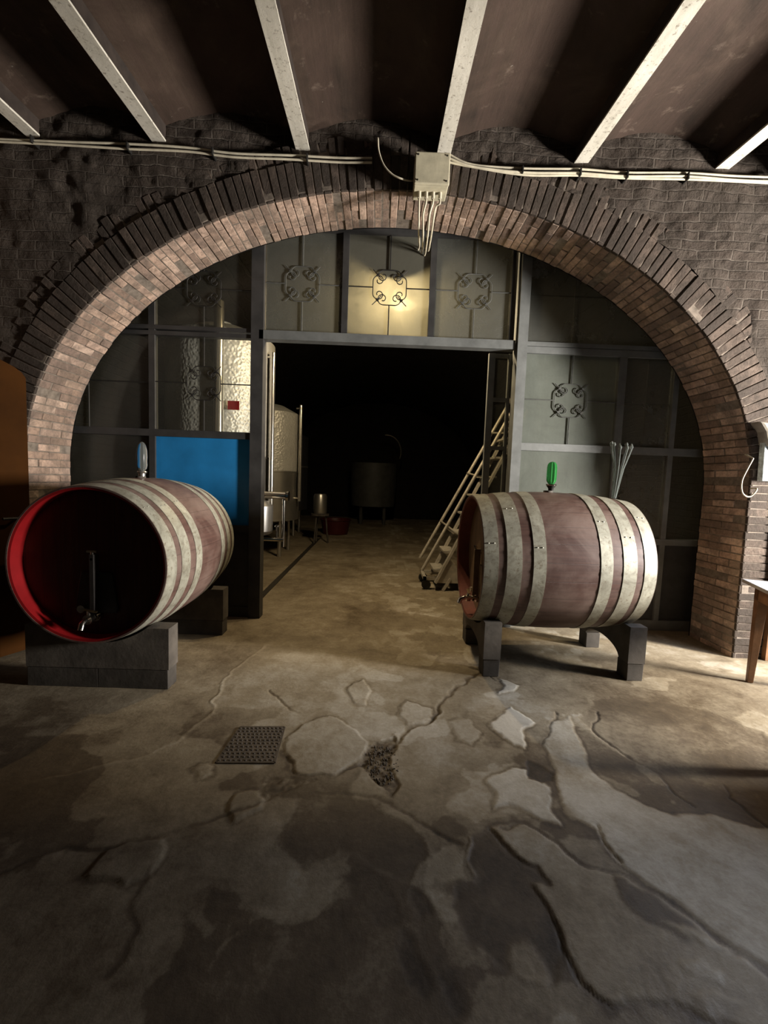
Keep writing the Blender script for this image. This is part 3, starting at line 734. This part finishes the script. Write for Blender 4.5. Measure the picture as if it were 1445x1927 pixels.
# ------------------------------------------------------------------ barrels
BL, RM, RE, BZc = 1.19, .53, .482, .81
def brad(x): return RM - (RM - RE) * (2 * x / BL) ** 2
def make_barrel(loc, rz, label, head, chime, hatch_m):
    t = empty('wine_barrel', loc, label, 'barrel', 'wooden barrels on timber cradles', rz=rz, world=False)
    mb = MB(); mb.lathe([(brad(x), x) for x in np.linspace(-BL / 2, BL / 2, 25)], (0, 0, BZc), 156, 'X', lambda a_, h: 1 - .0025 * (abs(((a_ / (2 * PI) * 26) % 1) - .5) * 2) ** 6)
    mb.build('staves', M['stave'], t, smooth=True)
    th = .022
    for sg in (-1, 1):
        e_ = sg * BL / 2
        mb = MB(); mb.lathe([(RE - .006, e_ + sg * .002), (RE - th, e_ - sg * .002), (RE - th + .004, e_ - sg * .13)], (0, 0, BZc), 96, 'X')
        rb_ = MB(); rb_.lathe([(RE + .002, e_ - sg * .001), (RE + .002, e_ + sg * .004), (RE - .008, e_ + sg * .004), (RE - .008, e_ - sg * .001)], (0, 0, BZc), 96, 'X'); rb_.build('barrel_rim', M['stave'], t, smooth=True)
        mb.build('chime', chime, t, smooth=True)['label'] = 'red rim of the barrel end'
        mb = MB(); mb.lathe([(RE - th + .006, e_ - sg * .10), (.0005, e_ - sg * .10)], (0, 0, BZc), 96, 'X'); mb.lathe([(.0005, e_ - sg * .14), (RE - th, e_ - sg * .14)], (0, 0, BZc), 96, 'X')
        mb.build('head', head, t)
    hw = [(-.595, -.50), (-.445, -.345), (-.270, -.185)]
    for x0, x1 in hw + [(-b, -a_) for a_, b in hw[::-1]]:
        mb = MB(); e = .0035
        mb.lathe([(brad(x0) + .0005, x0), (brad(x0) + e, x0), (brad((x0 + x1) / 2) + e, (x0 + x1) / 2), (brad(x1) + e, x1), (brad(x1) + .0005, x1)], (0, 0, BZc), 120, 'X')
        aa = random.uniform(-.4, .4) + .9
        for dx_ in (.3, .7):   # rivets
            xx = x0 + (x1 - x0) * dx_; rr = brad(xx) + .003
            c_ = (xx, -rr * math.sin(aa), BZc + rr * math.cos(aa))
            mb.lathe([(.006, -.003), (.0055, .002), (.003, .004), (.0003, .0045)], c_, 8, 'Z')
        mb.build('hoop', M['hoop'], t, smooth=True)
    # hatch, bar, bolt and tap on the -X head
    xh = -BL / 2 + .10
    mb = MB(); zc = BZc - .17
    poly = [(-.095, zc + .11), (.095, zc + .11), (.135, zc - .12), (.12, zc - .15), (-.12, zc - .15), (-.135, zc - .12)]
    mb.prism(poly, lambda u, v_, h: (h, u, v_), xh - .018, xh + .002); hd = mb.build('hatch', hatch_m, t, bevel=.006)
    mb = MB(); mb.bar((xh - .035, 0, zc - .14), (xh - .035, 0, BZc + .06), .05, .03, (0, 1, 0)); mb.build('hatch_bar', hatch_m, t, bevel=.004)
    mb = MB(); mb.tube([(xh - .05, 0, BZc + .02), (xh - .05, 0, BZc + .075)], .009); mb.tube([(xh - .05, -.03, BZc + .078), (xh - .05, .03, BZc + .078)], .009)
    mb.tube([(xh, 0, BZc + .03), (xh - .06, 0, BZc + .03)], .008)
    mb.build('hatch_bolt', M['chrome'], t, smooth=True)
    mb = MB(); zt_ = BZc - .335; x_ = xh
    mb.tube([(x_ + .0, .0, zt_), (x_ - .03, 0, zt_)], .034, 16); mb.tube([(x_ - .03, 0, zt_), (x_ - .12, 0, zt_)], .017, 12)
    mb.tube([(x_ - .045, 0, zt_), (x_ - .06, 0, zt_)], .026, 6); mb.tube([(x_ - .075, 0, zt_ - .001), (x_ - .105, 0, zt_ - .001)], .03, 14)
    mb.tube([(x_ - .12, 0, zt_), (x_ - .15, 0, zt_ - .012), (x_ - .162, 0, zt_ - .045)], [.017, .018, .018], 12)
    mb.tube([(x_ - .09, 0, zt_ + .02), (x_ - .09, 0, zt_ + .05)], .010, 8)
    tp = mb.build('tap', M['chrome'], t, smooth=True)
    mb = MB(); mb.bar((x_ - .09, -.05, zt_ + .045), (x_ - .09, .03, zt_ + .06), .016, .008); mb.build('tap_lever', M['brass'], tp)
    mb = MB(); mb.tube([(x_ - .05, .07, zt_ + .05), (x_, .07, zt_ + .05)], .014, 10); mb.tube([(x_ - .06, .07, zt_ + .05), (x_ - .05, .07, zt_ + .05)], .024, 12)
    mb.build('sample_valve', M['chrome'], t, smooth=True)
    mb = MB(); mb.lathe([(.035, RM - .01), (.034, RM + .012), (.0005, RM + .014)], (0, 0, BZc), 20); mb.build('bung', M['stand_dark'], t, smooth=True)
    return t
barR = make_barrel((1.335, 3.33, 0), 0, 'wine-stained oak barrel with tan head lying beside the ladder, green glass on top', M['head_tan'], M['red_chime_old'], M['hatch_tan'])
barL = make_barrel((-1.745, 3.155, 0), PI / 2, 'big oak barrel with dark red front and bright red rim below the blue panel', M['head_dark'], M['red_chime'], M['hatch'])
def make_cradle(loc, rz, half, label, xs_, cut=.25):
    for k, xo in enumerate(xs_):
        t = empty('barrel_cradle', (loc[0] + math.cos(rz) * xo, loc[1] + math.sin(rz) * xo, 0), label[k], 'barrel cradle', 'timber cradles under the barrels', rz=rz, world=False)
        Rc = brad(max(0, abs(xo) - .062)) + .0045; top = []
        for y in np.linspace(half, -half, 25):
            z = BZc - math.sqrt(max(Rc * Rc - y * y, .0001)); top.append((y, min(z, .40)))
        arch = [(.25 * math.cos(t_) * -1, .13 + .085 * math.sin(t_)) for t_ in np.linspace(0, PI, 14)]
        poly = [(-half, .13)] + arch + [(half, .13)] + top
        # convex-unsafe polygon: build as columns
        mb = MB(); yy = np.linspace(-half, half, 33)
        def tz(y): return min(BZc - math.sqrt(max(Rc * Rc - y * y, .0001)), .40)
        def bz(y): return .13 + (.085 * math.sqrt(max(0, 1 - (y / cut) ** 2)) if abs(y) < cut and cut > .05 else 0)
        vs = []
        for y in yy:
            vs += [(-.062, y, bz(y)), (.062, y, bz(y)), (.062, y, tz(y)), (-.062, y, tz(y))]
        fs = [(0, 1, 2, 3), (128, 131, 130, 129)]
        for i in range(32):
            for j in range(4):
                fs.append((i * 4 + j, (i + 1) * 4 + j, (i + 1) * 4 + (j + 1) % 4, i * 4 + (j + 1) % 4))
        mb.add(vs, fs); mb.build('saddle', M['stand_wood'], t)
        for sg in (-1, 1):
            mb = MB(); ya, yb = sorted((sg * max(.0005, cut - .01), sg * (half - .006)))
            mb.hexa([(-.058, ya, 0), (.058, ya, 0), (.058, yb + .004, 0), (-.058, yb + .004, 0), (-.06, ya, .128), (.06, ya, .128), (.06, yb, .128), (-.06, yb, .128)])
            mb.build('foot', M['stand_dark'], t, bevel=.004)
make_cradle((1.335, 3.33), 0, .375, ['timber cradle under the tap end of the green-topped barrel', 'timber cradle under the far pale-hooped end of the green-topped barrel'], (-.475, .575))
make_cradle((-1.745, 3.155), PI / 2, .45, ['timber cradle under the front of the red-rimmed barrel', 'timber cradle under the rear of the red-rimmed barrel'], (-.45, .5), .01)

# ------------------------------------------------------------------ glass pieces on the barrels
def top_z(dx): return BZc + brad(dx) + .014
bx, bz = 1.357, BZc + RM + .002
t = empty('bubbler_glass', (bx, 3.33, bz), 'small fluted green glass bubbler in a dark cup on top of the barrel', 'glass bubbler')
mb = MB(); mb.lathe([(.018, 0), (.022, .03), (.034, .045), (.036, .058), (.030, .060), (.022, .05), (.001, .048)], (bx, 3.33, bz), 24); mb.build('cup', M['black_metal'], t, smooth=True)
mb = MB(); mb.lathe([(.0370, .050), (.040, .056), (.0375, .062)], (bx, 3.33, bz), 24); mb.build('cup_rim', M['chrome'], t, smooth=True)
mb = MB(); mb.lathe([(.012, .052), (.024, .07), (.033, .085), (.035, .11), (.035, .19), (.031, .215), (.020, .232), (.001, .238)], (bx, 3.33, bz), 60, 'Z', lambda a_, h: 1 + .10 * math.cos(a_ * 9)); mb.build('glass_body', M['green'], t, smooth=True)
bx, by = -1.735, 3.155
t = empty('bubbler_glass', (bx, by, bz), 'small clear glass bubbler on top of the red-rimmed barrel before dark panes', 'glass bubbler')
mb = MB(); mb.lathe([(.022, 0), (.024, .03), (.034, .04), (.030, .048), (.001, .046)], (bx, by, bz), 20); mb.build('cup', M['tank'], t, smooth=True)
mb = MB(); mb.lathe([(.012, .046), (.030, .065), (.036, .09), (.034, .12), (.036, .15), (.034, .20), (.026, .235), (.014, .255), (.001, .262)], (bx, by, bz), 48, 'Z', lambda a_, h: 1 + .04 * math.cos(a_ * 8)); mb.build('glass_body', M['clear'], t, smooth=True)
bx = 1.86; zz = BZc + brad(.5) + .006
t = empty('glass_tube_bundle', (bx, 3.33, zz), 'fan of thin clear glass tubes standing on pale-hooped end of barrel', 'glass tubes')
for k in range(9):
    a_ = 2 * PI * k / 9; sx = math.cos(a_); sy = math.sin(a_); top = .36 + .05 * random.random()
    p0 = (bx + .012 * sx, 3.33 + .012 * sy, zz); p1 = (bx + .02 + .035 * sx, 3.33 + .03 * sy, zz + top * .6); p2 = (bx + .03 + .075 * sx, 3.33 + .055 * sy, zz + top)
    mb = MB(); mb.tube([p0, p1, p2, (p2[0], p2[1], p2[2] + .02), (p2[0] + .004, p2[1], p2[2] + .035)], [.0045, .006, .007, .014, .004], 10); mb.build('tube', M['clear'], t, smooth=True)

# ------------------------------------------------------------------ junction box and cables
jx0, jx1 = atY(781, 318, 3.27)[0], atY(846, 318, 3.27)[0]; jz0, jz1 = 3.58, atY(810, 286, 3.27)[2]
jz0 = atY(810, 345, 3.27)[2]
t = empty('junction_box', ((jx0 + jx1) / 2, 3.27, jz0), 'cream square electrical junction box at the top of the arch', 'junction box')
mb = MB(); mb.box(jx0, jx1, 3.30, 3.47, jz0, jz1); mb.build('box_body', M['cream_plastic'], t, bevel=.006)
mb = MB(); mb.box(jx0 - .003, jx1 + .003, 3.27, 3.298, jz0 - .003, jz1 + .003); mb.build('box_lid', M['cream_plastic'], t, bevel=.008)
for sx in (jx0 + .02, jx1 - .02):
    for sz in (jz0 + .02, jz1 - .02):
        mb = MB(); mb.tube([(sx, 3.272, sz), (sx, 3.265, sz)], .006, 8); mb.build('lid_screw', M['black_metal'], t)
gx = [jx0 + .045 + .052 * k for k in range(4)]
for k, g in enumerate(gx):
    mb = MB(); mb.tube([(g, 3.37, jz0 + .01), (g, 3.37, jz0 - .045)], .014, 10); mb.build('cable_gland', M['cable'], t, smooth=True)
def smooth_path(pts, n=10):
    P = [Vector(p) for p in pts]; out = []
    for i in range(len(P) - 1):
        p0, p1, p2, p3 = P[max(i - 1, 0)], P[i], P[i + 1], P[min(i + 2, len(P) - 1)]
        for k in range(n):
            t = k / n
            out.append(.5 * ((2 * p1) + (p2 - p0) * t + (2 * p0 - 5 * p1 + 4 * p2 - p3) * t * t + (3 * p1 - p0 - 3 * p2 + p3) * t ** 3))
    out.append(P[-1]); return out
DL = ['first hanging cable under the junction box, at its outer left edge', 'second hanging cable under the junction box, left of the middle', 'third hanging cable under the junction box, right of the middle', 'hanging cable curving in from the right edge of the junction box']
ends = [(789, 461), (795, 468), (801, 472), (808, 464)]
for k, g in enumerate(gx):
    e0 = atY(*ends[k], 3.99); mid_ = atY(*[(788, 405), (796, 405), (808, 405), (819, 392)][k], 3.40)
    m2 = atY(*[(788, 436), (796, 440), (805, 440), (813, 432)][k], 3.5)
    pts = [(g, 3.37, jz0 - .047), (g, 3.37, jz0 - .075), mid_, m2, e0, (e0[0], FY - .01, e0[2] + .01)]
    mb = MB(); mb.tube(smooth_path(pts), .0075, 8); tag(mb.build('hanging_cable', M['cable'], smooth=True), DL[k], 'cable', 'cables hanging from the junction box')
def wallcable(pxs, dz, dy, lab, grp, r=.008, amp=.006):
    pts = []
    for i, (px, py) in enumerate(pxs):
        p = atY(px, py, WF - .045 - dy); pts.append((p[0], p[1], p[2] + dz + random.uniform(-amp, amp)))
    mb = MB(); mb.tube(smooth_path(pts, 6), r, 8); tag(mb.build('wall_cable', M['cable'], smooth=True), lab, 'cable', grp)
lp = [(-12, 260), (120, 266), (240, 272), (350, 279), (440, 288), (540, 293), (640, 298), (700, 299)]
wallcable(lp, 0, 0, 'upper cream cable along wall top from left edge to near the junction box', 'cables along the wall top')
wallcable([(x, y + 7) for x, y in lp], 0, .003, 'lower cream cable along wall top from left edge to near the junction box', 'cables along the wall top')
rp = [(846, 296), (890, 312), (985, 320), (1090, 322), (1180, 328), (1290, 330), (1380, 334), (1460, 338)]
wallcable([(x, y - 3) for x, y in rp], 0, 0, 'top cream cable along the wall from junction box to right edge', 'cables along the wall top')
wallcable([(x, y + 3) for x, y in rp], 0, .012, 'middle cream cable along the wall from junction box to right edge', 'cables along the wall top')
wallcable([(846, 306), (880, 314)] + [(x, y + 8) for x, y in rp[2:]], 0, .004, 'lowest cream cable along the wall from junction box to right edge', 'cables along the wall top')
CLIP = [(60, 262, 'near the left edge'), (240, 275, 'under the second beam from the left'), (400, 285, 'right of the second beam from the left'), (578, 297, 'under the third beam from the left'), (983, 320, 'first right of the junction box'), (1092, 324, 'under the fourth full beam'), (1180, 329, 'right of the fourth full beam'), (1294, 332, 'midway to the right edge')]
for px, py, s_ in CLIP:
    p = atY(px, py, WF - .06); mb = MB(); mb.box(p[0] - .006, p[0] + .006, WF - .075, WF + .02, p[2] - .026, p[2] + .024)
    tag(mb.build('cable_clip', M['black_metal'], bevel=.002), 'small dark clip on the wall cables ' + s_, 'cable clip', 'clips on the wall cables')
pts = [atY(*p, 3.3) for p in ((711, 260), (713, 285), (722, 310), (738, 328), (757, 337))]
pts = [(pts[0][0], 3.42, pts[0][2] + .03)] + pts + [atY(770, 340, 3.34), (jx0 - .010, 3.37, atY(781, 340, 3.37)[2])]
mb = MB(); mb.tube(smooth_path(pts), .006, 8); tag(mb.build('loose_cable', M['cable'], smooth=True), 'loose cream cable loop hanging left of the junction box', 'cable')
pts = [atY(*p, 3.36) for p in ((1417, 863), (1405, 885), (1396, 905), (1396, 925), (1404, 934), (1414, 933), (1424, 920))]
pts.append((pts[-1][0] + .03, 3.47, pts[-1][2]))
mb = MB(); mb.tube([(pts[0][0] + .02, 3.46, pts[0][2] + .04)] + smooth_path(pts), .006, 8); tag(mb.build('wire_hook', M['cable'], smooth=True), 'bent pale wire hook on the pier beside the arch, far right', 'wire hook')
p = atY(1436, 822, 3.40); q = atY(1430, 905, 3.40)  # added board, its pale blue stands in for daylight through the opening
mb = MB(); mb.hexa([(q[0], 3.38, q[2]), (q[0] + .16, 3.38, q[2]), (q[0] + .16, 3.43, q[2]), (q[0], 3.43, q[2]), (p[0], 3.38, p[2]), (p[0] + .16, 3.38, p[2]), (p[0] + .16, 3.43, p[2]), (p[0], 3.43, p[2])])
tag(mb.build('daylight_board', M['daylight_pale'], bevel=.004), 'narrow board coloured as the strip of daylight at the right pier', 'board')

# ------------------------------------------------------------------ table at the right edge
A = Vector(atZ(1396, 1089, .75)); B = Vector(atZ(1445, 1112, .75)); u = (B - A).normalized(); vv = Vector((-u.y, u.x, 0))
if vv.x < 0: vv = -vv
t = empty('wooden_table', (A.x + .4, A.y - .3, 0), 'brown wooden table with grey top and tapered leg at the right edge', 'table')
TL, TW = 1.25, .62
def TP(a_, b_, z): p = A + u * a_ + vv * b_; return (p.x, p.y, z)
def tbox(mb, a0, a1, b0, b1, z0, z1):
    mb.hexa([TP(a0, b0, z0), TP(a1, b0, z0), TP(a1, b1, z0), TP(a0, b1, z0), TP(a0, b0, z1), TP(a1, b0, z1), TP(a1, b1, z1), TP(a0, b1, z1)])
mb = MB(); tbox(mb, 0, TL, 0, TW, .725, .75); mb.build('tabletop', M['table_top'], t, bevel=.004)
ins = .06
for n__, r_ in (('a', (ins, TL - ins, ins, ins + .02)), ('b', (ins, TL - ins, TW - ins - .02, TW - ins)), ('c', (ins, ins + .02, ins, TW - ins)), ('d', (TL - ins - .02, TL - ins, ins, TW - ins))):
    mb = MB(); tbox(mb, *r_, .62, .724); mb.build('apron', M['table_wood'], t)
for i, (a_, b_) in enumerate(((ins, ins), (TL - ins, ins), (ins, TW - ins), (TL - ins, TW - ins))):
    mb = MB(); sa = 1 if a_ < TL / 2 else -1; sb = 1 if b_ < TW / 2 else -1
    w0, w1 = .036, .068
    def C4(w_, z): return [TP(a_, b_, z), TP(a_ + sa * w_, b_, z), TP(a_ + sa * w_, b_ + sb * w_, z), TP(a_, b_ + sb * w_, z)]
    mb.hexa(C4(w0, 0) + C4(w1, .722)); mb.build('leg', M['table_wood'], t, bevel=.003)

# ------------------------------------------------------------------ metal drain cover in the floor
c0, c1, c2, c3 = [Vector(atZ(*p, .006)) for p in ((407, 1434), (516, 1434), (535, 1368), (452, 1368))]
dc = (c0 + c1 + c2 + c3) / 4
t = empty('drain_cover', (dc.x, dc.y, 0), 'square studded metal drain cover set in the cracked floor', 'drain cover')
mb = MB(); mb.hexa([(p.x, p.y, -.005) for p in (c0, c1, c2, c3)] + [(p.x, p.y, .006) for p in (c0, c1, c2, c3)]); mb.build('plate', M['drain'] if 'drain' in M else simple('rusty_drain_iron', (.13, .105, .08), .7, .2, .35, 12, .5), t)
dm = simple('drain_stud_iron', (.10, .08, .06), .6, .2, .3, 20, .3); mb = MB()
for i in range(11):
    for j in range(11):
        a_, b_ = (i + .5 + .3 * (j % 2) - .15) / 11, (j + .5) / 11
        p = (c0 * (1 - a_) + c1 * a_) * (1 - b_) + (c3 * (1 - a_) + c2 * a_) * b_
        mb.lathe([(.0085, 0), (.007, .004), (.0003, .005)], (p.x, p.y, .006), 6)
mb.build('stud_pattern', dm, t)
mb = MB()
for a_, b_ in ((c0, c1), (c1, c2), (c2, c3), (c3, c0)): mb.bar((a_.x, a_.y, .0), (b_.x, b_.y, .0), .012, .014)
mb.build('rim', dm, t)
# loose crumbs of concrete in the broken patch
cr = MB(); pg = fpoly([(668, 1440), (712, 1395), (748, 1385), (745, 1440), (752, 1490), (700, 1475)])
lo, hi = pg.min(0), pg.max(0)
for k in range(420):
    x, y = random.uniform(lo[0], hi[0]), random.uniform(lo[1], hi[1])
    s_ = random.uniform(.0015, .0055); ph = random.random() * 6
    dx_ = (x - pg[:, 0].mean()); dy_ = (y - pg[:, 1].mean())
    if (dx_ / (hi[0] - lo[0])) ** 2 + (dy_ / (hi[1] - lo[1])) ** 2 > .13: continue
    cr.lathe([(s_ * .7, -.012), (s_, -.008 + s_ * .6), (s_ * .5, -.008 + s_ * 1.3), (.0002, -.008 + s_ * 1.4)], (x, y, .004), 5, 'Z', lambda a_, h: 1 + .3 * math.sin(a_ * 2 + ph))
tag(cr.build('concrete_rubble', simple('crumbled_screed', (.19, .155, .115), .95, 0, .4, 30, .5)), 'crumbled concrete bits in the broken hollow of the floor', 'rubble', kind='stuff')

# ------------------------------------------------------------------ pendant lamp behind the transom
lx, ly, lz = atY(742, 566, 4.34)
def pendant(x, y, z, top, energy, label, shade):
    t = empty('pendant_lamp', (x, y, z), label, 'lamp', 'pendant lamps in the tunnel')
    mb = MB(); mb.lathe(shade, (x, y, z), 36); mb.build('lamp_shade', M['lamp_shade'], t, smooth=True)
    mb = MB(); mb.lathe([(.001, -.045), (.018, -.041), (.030, -.025), (.033, -.005), (.027, .02), (.014, .045), (.013, .07)], (x, y, z), 24); mb.build('bulb', M['bulb'], t, smooth=True)
    mb = MB(); mb.tube([(x, y, z + .1), (x, y, top)], .005, 6); mb.build('flex', M['black_metal'], t)
    L = bpy.data.lights.new('pendant_lamp_light', 'POINT'); L.energy = energy; L.color = (1, .78, .47); L.shadow_soft_size = .03
    lo_ = bpy.data.objects.new('pendant_lamp_light', L); COL.objects.link(lo_); lo_.location = (x, y, z - .082)
pendant(lx, ly, lz + .03, 3.95, 85, 'lit pendant lamp glowing behind the frosted pane over the opening', [(.030, .13), (.04, .10), (.075, .07), (.155, .02), (.158, .016), (.150, .018), (.070, .062), (.03, .09)])
l2 = atY(756, 556, 4.78)  # extra lamp added to light tanks, ladder and tunnel floor
pendant(l2[0], 4.78, l2[2], 3.95, 100, 'added pendant lamp lighting tanks and ladder, hidden just behind the glowing one', [(.030, .13), (.04, .10), (.09, .05), (.165, -.06), (.172, -.10), (.166, -.10), (.158, -.06), (.082, .045), (.03, .09)])

# ------------------------------------------------------------------ steel tanks
def tank(cx, cy, r, zb_, zt_, label, mat, mat2=None, legs=True, pipe=None, seam=1.6):
    t = empty('steel_tank', (cx, cy, 0), label, 'wine tank', 'steel tanks along the left side')
    mb = MB(); mb.lathe([(r * .05, zb_ - .12), (r, zb_), (r, seam)], (cx, cy, 0), 64); mb.build('lower_shell', mat2 or mat, t, smooth=True)
    mb = MB(); mb.lathe([(r, seam + .012), (r, zt_), (r * .55, zt_ + .14), (.12, zt_ + .18), (.12, zt_ + .24), (.001, zt_ + .24)], (cx, cy, 0), 64); mb.build('upper_shell', mat, t, smooth=True)
    mb = MB(); mb.lathe([(r + .001, seam - .012), (r + .008, seam - .006), (r + .008, seam + .012), (r + .001, seam + .018)], (cx, cy, 0), 64); mb.build('seam_band', M['tank'], t, smooth=True)
    for k in range(4):
        a_ = PI / 4 + k * PI / 2; mb = MB(); mb.tube([(cx + r * .85 * math.cos(a_), cy + r * .85 * math.sin(a_), 0), (cx + r * .85 * math.cos(a_), cy + r * .85 * math.sin(a_), zb_ + .02)], .035, 12); mb.build('leg', M['tank'], t, smooth=True)
    if pipe:
        a_, z0_, z1_ = pipe; px_, py_ = cx + (r + .07) * math.cos(a_), cy + (r + .07) * math.sin(a_)
        qx, qy = cx + (r - .01) * math.cos(a_), cy + (r - .01) * math.sin(a_)
        mb = MB(); mb.tube([(px_, py_, z0_), (px_, py_, z1_)], .030, 14); mb.tube([(px_, py_, z0_ + .05), (qx, qy, z0_ + .05)], .015); mb.tube([(px_, py_, z1_ - .05), (qx, qy, z1_ - .05)], .015)
        mb.build('level_pipe', M['pipe'], t, smooth=True)
    return t
t1 = tank(-2.06, 5.62, .66, .62, 3.05, 'large dimpled steel tank behind the scrolled glass beside the post', M['tank_dimple'], M['tank'], pipe=(-.28, .95, 2.9))
# second pipe in front of it and its fittings
mb = MB(); mb.tube([(-1.84, 4.92, .7), (-1.84, 4.92, 3.3)], .055, 16); mb.build('riser_pipe', M['pipe'], t1, smooth=True)
mb = MB(); mb.box(-1.75, -1.62, 4.955, 4.965, 2.12, 2.22); mb.build('level_tag', M['red_chime'], t1)['label'] = 'small red tag'
q = atY(535, 933, 5.2); mb = MB(); mb.tube([(-1.40, 5.25, q[2]), (q[0] + .03, 5.18, q[2])], .045, 16); mb.tube([(q[0] + .03, 5.18, q[2]), (q[0] + .06, 5.18, q[2])], .06, 16); mb.tube([(q[0], 5.18, q[2]), (q[0], 5.18, .52)], .02, 10); mb.build('outlet_valve', M['chrome'], t1, smooth=True)
mb = MB(); mb.tube([(-1.55, 5.1, .62), (-1.12, 5.1, .62)], .022, 10); mb.tube([(-1.20, 5.1, .62), (-1.20, 5.1, .78)], .012, 8); mb.lathe([(.001, .77), (.03, .775), (.03, .79), (.001, .80)], (-1.20, 5.1, 0), 14); mb.build('drain_valve', M['chrome'], t1, smooth=True)
mb = MB(); mb.lathe([(.16, 0), (.16, .30), (.10, .36), (.001, .37)], (-1.42, 5.12, .72), 28); mb.build('manway', M['tank'], t1, smooth=True)
tank(-2.02, 7.6, .60, .62, 2.45, 'medium dimpled steel tank standing just beyond the first', M['tank_dimple'], M['tank'], pipe=(-.25, .95, 2.6), seam=1.45)
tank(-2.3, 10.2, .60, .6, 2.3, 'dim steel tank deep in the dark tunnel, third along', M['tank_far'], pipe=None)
# vat and tub at the back
t = empty('round_vat', (-.15, 13.2, 0), 'dim grey round vat at the dark end of tunnel with lid tilted', 'vat')
mb = MB(); mb.lathe([(.001, .55), (.66, .55), (.70, 1.2), (.70, 1.85), (.62, 1.86), (.60, 1.7), (.001, 1.7)], (-.15, 13.2, 0), 48); mb.build('vat_body', M['vat_grey'], t, smooth=True)
for k in range(4):
    a_ = PI / 4 + k * PI / 2; mb = MB(); mb.tube([(-.15 + .5 * math.cos(a_), 13.2 + .5 * math.sin(a_), 0), (-.15 + .5 * math.cos(a_), 13.2 + .5 * math.sin(a_), .58)], .05); mb.build('leg', M['vat_grey'], t, smooth=True)
c_ = atY(727, 850, 12.9)
mb = MB(); mb.tube([(c_[0] + .44 * math.cos(a_), 12.9, c_[2] + .5 * math.sin(a_)) for a_ in np.linspace(-.4, 1.7, 24)], .02, 8); mb.build('lid_rim', M['pipe'], t, smooth=True)
rt = atZ(628, 1008)
rt = (rt[0], rt[1] + .35, 0)
mb = MB(); mb.lathe([(.001, .012), (.30, .012), (.36, .34), (.385, .35), (.385, .37), (.345, .36), (.29, .04), (.001, .04)], rt, 40); tag(mb.build('red_tub', M['red_plastic'], smooth=True), 'dark red plastic tub on the floor deep in the tunnel', 'tub')
t = empty('steel_keg', (-1.02, 8.9, 0), 'small steel keg on a stool beyond the tanks', 'keg')
mb = MB(); mb.lathe([(.001, .62), (.13, .62), (.14, .66), (.14, .98), (.12, 1.03), (.001, 1.04)], (-1.20, 8.9, 0), 28); mb.build('keg_body', M['tank'], t, smooth=True)
mb = MB(); mb.lathe([(.001, .58), (.19, .58), (.19, .618), (.001, .618)], (-1.20, 8.9, 0), 24); mb.build('stool_top', M['stand_dark'], t)
for k in range(3):
    a_ = k * 2 * PI / 3; mb = MB(); mb.tube([(-1.20 + .18 * math.cos(a_), 8.9 + .18 * math.sin(a_), 0), (-1.20 + .12 * math.cos(a_), 8.9 + .12 * math.sin(a_), .6)], .018, 8); mb.build('leg', M['stand_dark'], t)

# ------------------------------------------------------------------ steep wheeled ladder behind the right barrel
t = empty('ladder', (1.1, 5.55, 0), 'pale metal step ladder with two handrails leaning behind the barrel', 'ladder')
for Y, b0, b1, in ((5.85, (790, 1050), (958, 758)), (5.30, (794, 1073), (958, 783))):
    mb = MB(); p, q = Vector(atY(*b0, Y)), Vector(atY(*b1, Y)); q2 = q + (q - p) * .06
    mb.tube([p, q2], .020, 12); hr = mb.build('handrail', M['ladder'], t, smooth=True)
    mb = MB(); d_ = (q - p).normalized(); mb.tube([p - d_ * .03, p + d_ * .02], .027, 12); mb.build('end_cap', M['black_metal'], hr, smooth=True)
S0, S1 = Vector((.77, 0, .10)), Vector((1.82, 0, 2.30))
for Y in (5.33, 5.82):
    mb = MB(); mb.bar((S0.x, Y, S0.z), (S1.x, Y, S1.z), .03, .085, (0, 1, 0)); mb.build('stringer', M['ladder'], t)
    mb = MB(); mb.hexa([(.78, Y - .012, .10), (1.22, Y - .012, .10), (1.22, Y + .012, .10), (.78, Y + .012, .10), (.82, Y - .012, .20), (.93, Y - .012, .42), (.93, Y + .012, .42), (.82, Y + .012, .20)]); mb.build('gusset', M['ladder'], t)
    for xx in (.92, 1.28):
        mb = MB(); mb.bar((xx + .04, Y, .16), (xx - .05, Y, .0), .03, .05, (0, 1, 0)); mb.build('foot', M['ladder'], t)
    for f in (.28, .62, .9):
        p = S0 + (S1 - S0) * f; rb = Vector(atY(794, 1073, 5.3)) + (Vector(atY(958, 783, 5.3)) - Vector(atY(794, 1073, 5.3))) * f
        mb = MB(); mb.tube([(p.x, Y, p.z), (rb.x, Y, rb.z + (.04 if Y > 5.5 else 0))], .012, 8); mb.build('rail_bracket', M['ladder'], t, smooth=True)
for k in range(9):
    p = S0 + (S1 - S0) * ((k + .6) / 9); mb = MB(); mb.box(p.x - .09, p.x + .06, 5.34, 5.81, p.z - .012, p.z + .012); mb.build('tread', M['ladder'], t)
mb = MB(); mb.box(.62, 1.34, 5.36, 5.40, .12, .16); mb.box(.62, 1.34, 5.76, 5.80, .12, .16); mb.box(.62, .66, 5.36, 5.80, .12, .16); mb.build('base_frame', M['ladder'], t)
for xx in (.66, 1.3):
    for Y in (5.38, 5.78):
        mb = MB(); mb.lathe([(.001, -.015), (.06, -.015), (.06, .015), (.001, .015)], (xx, Y, .06), 20, 'Y'); mb.build('wheel', M['black_metal'], t, smooth=True)
for ob in bpy.data.objects:
    for k in ('_world', '_org'):
        if k in ob: del ob[k]
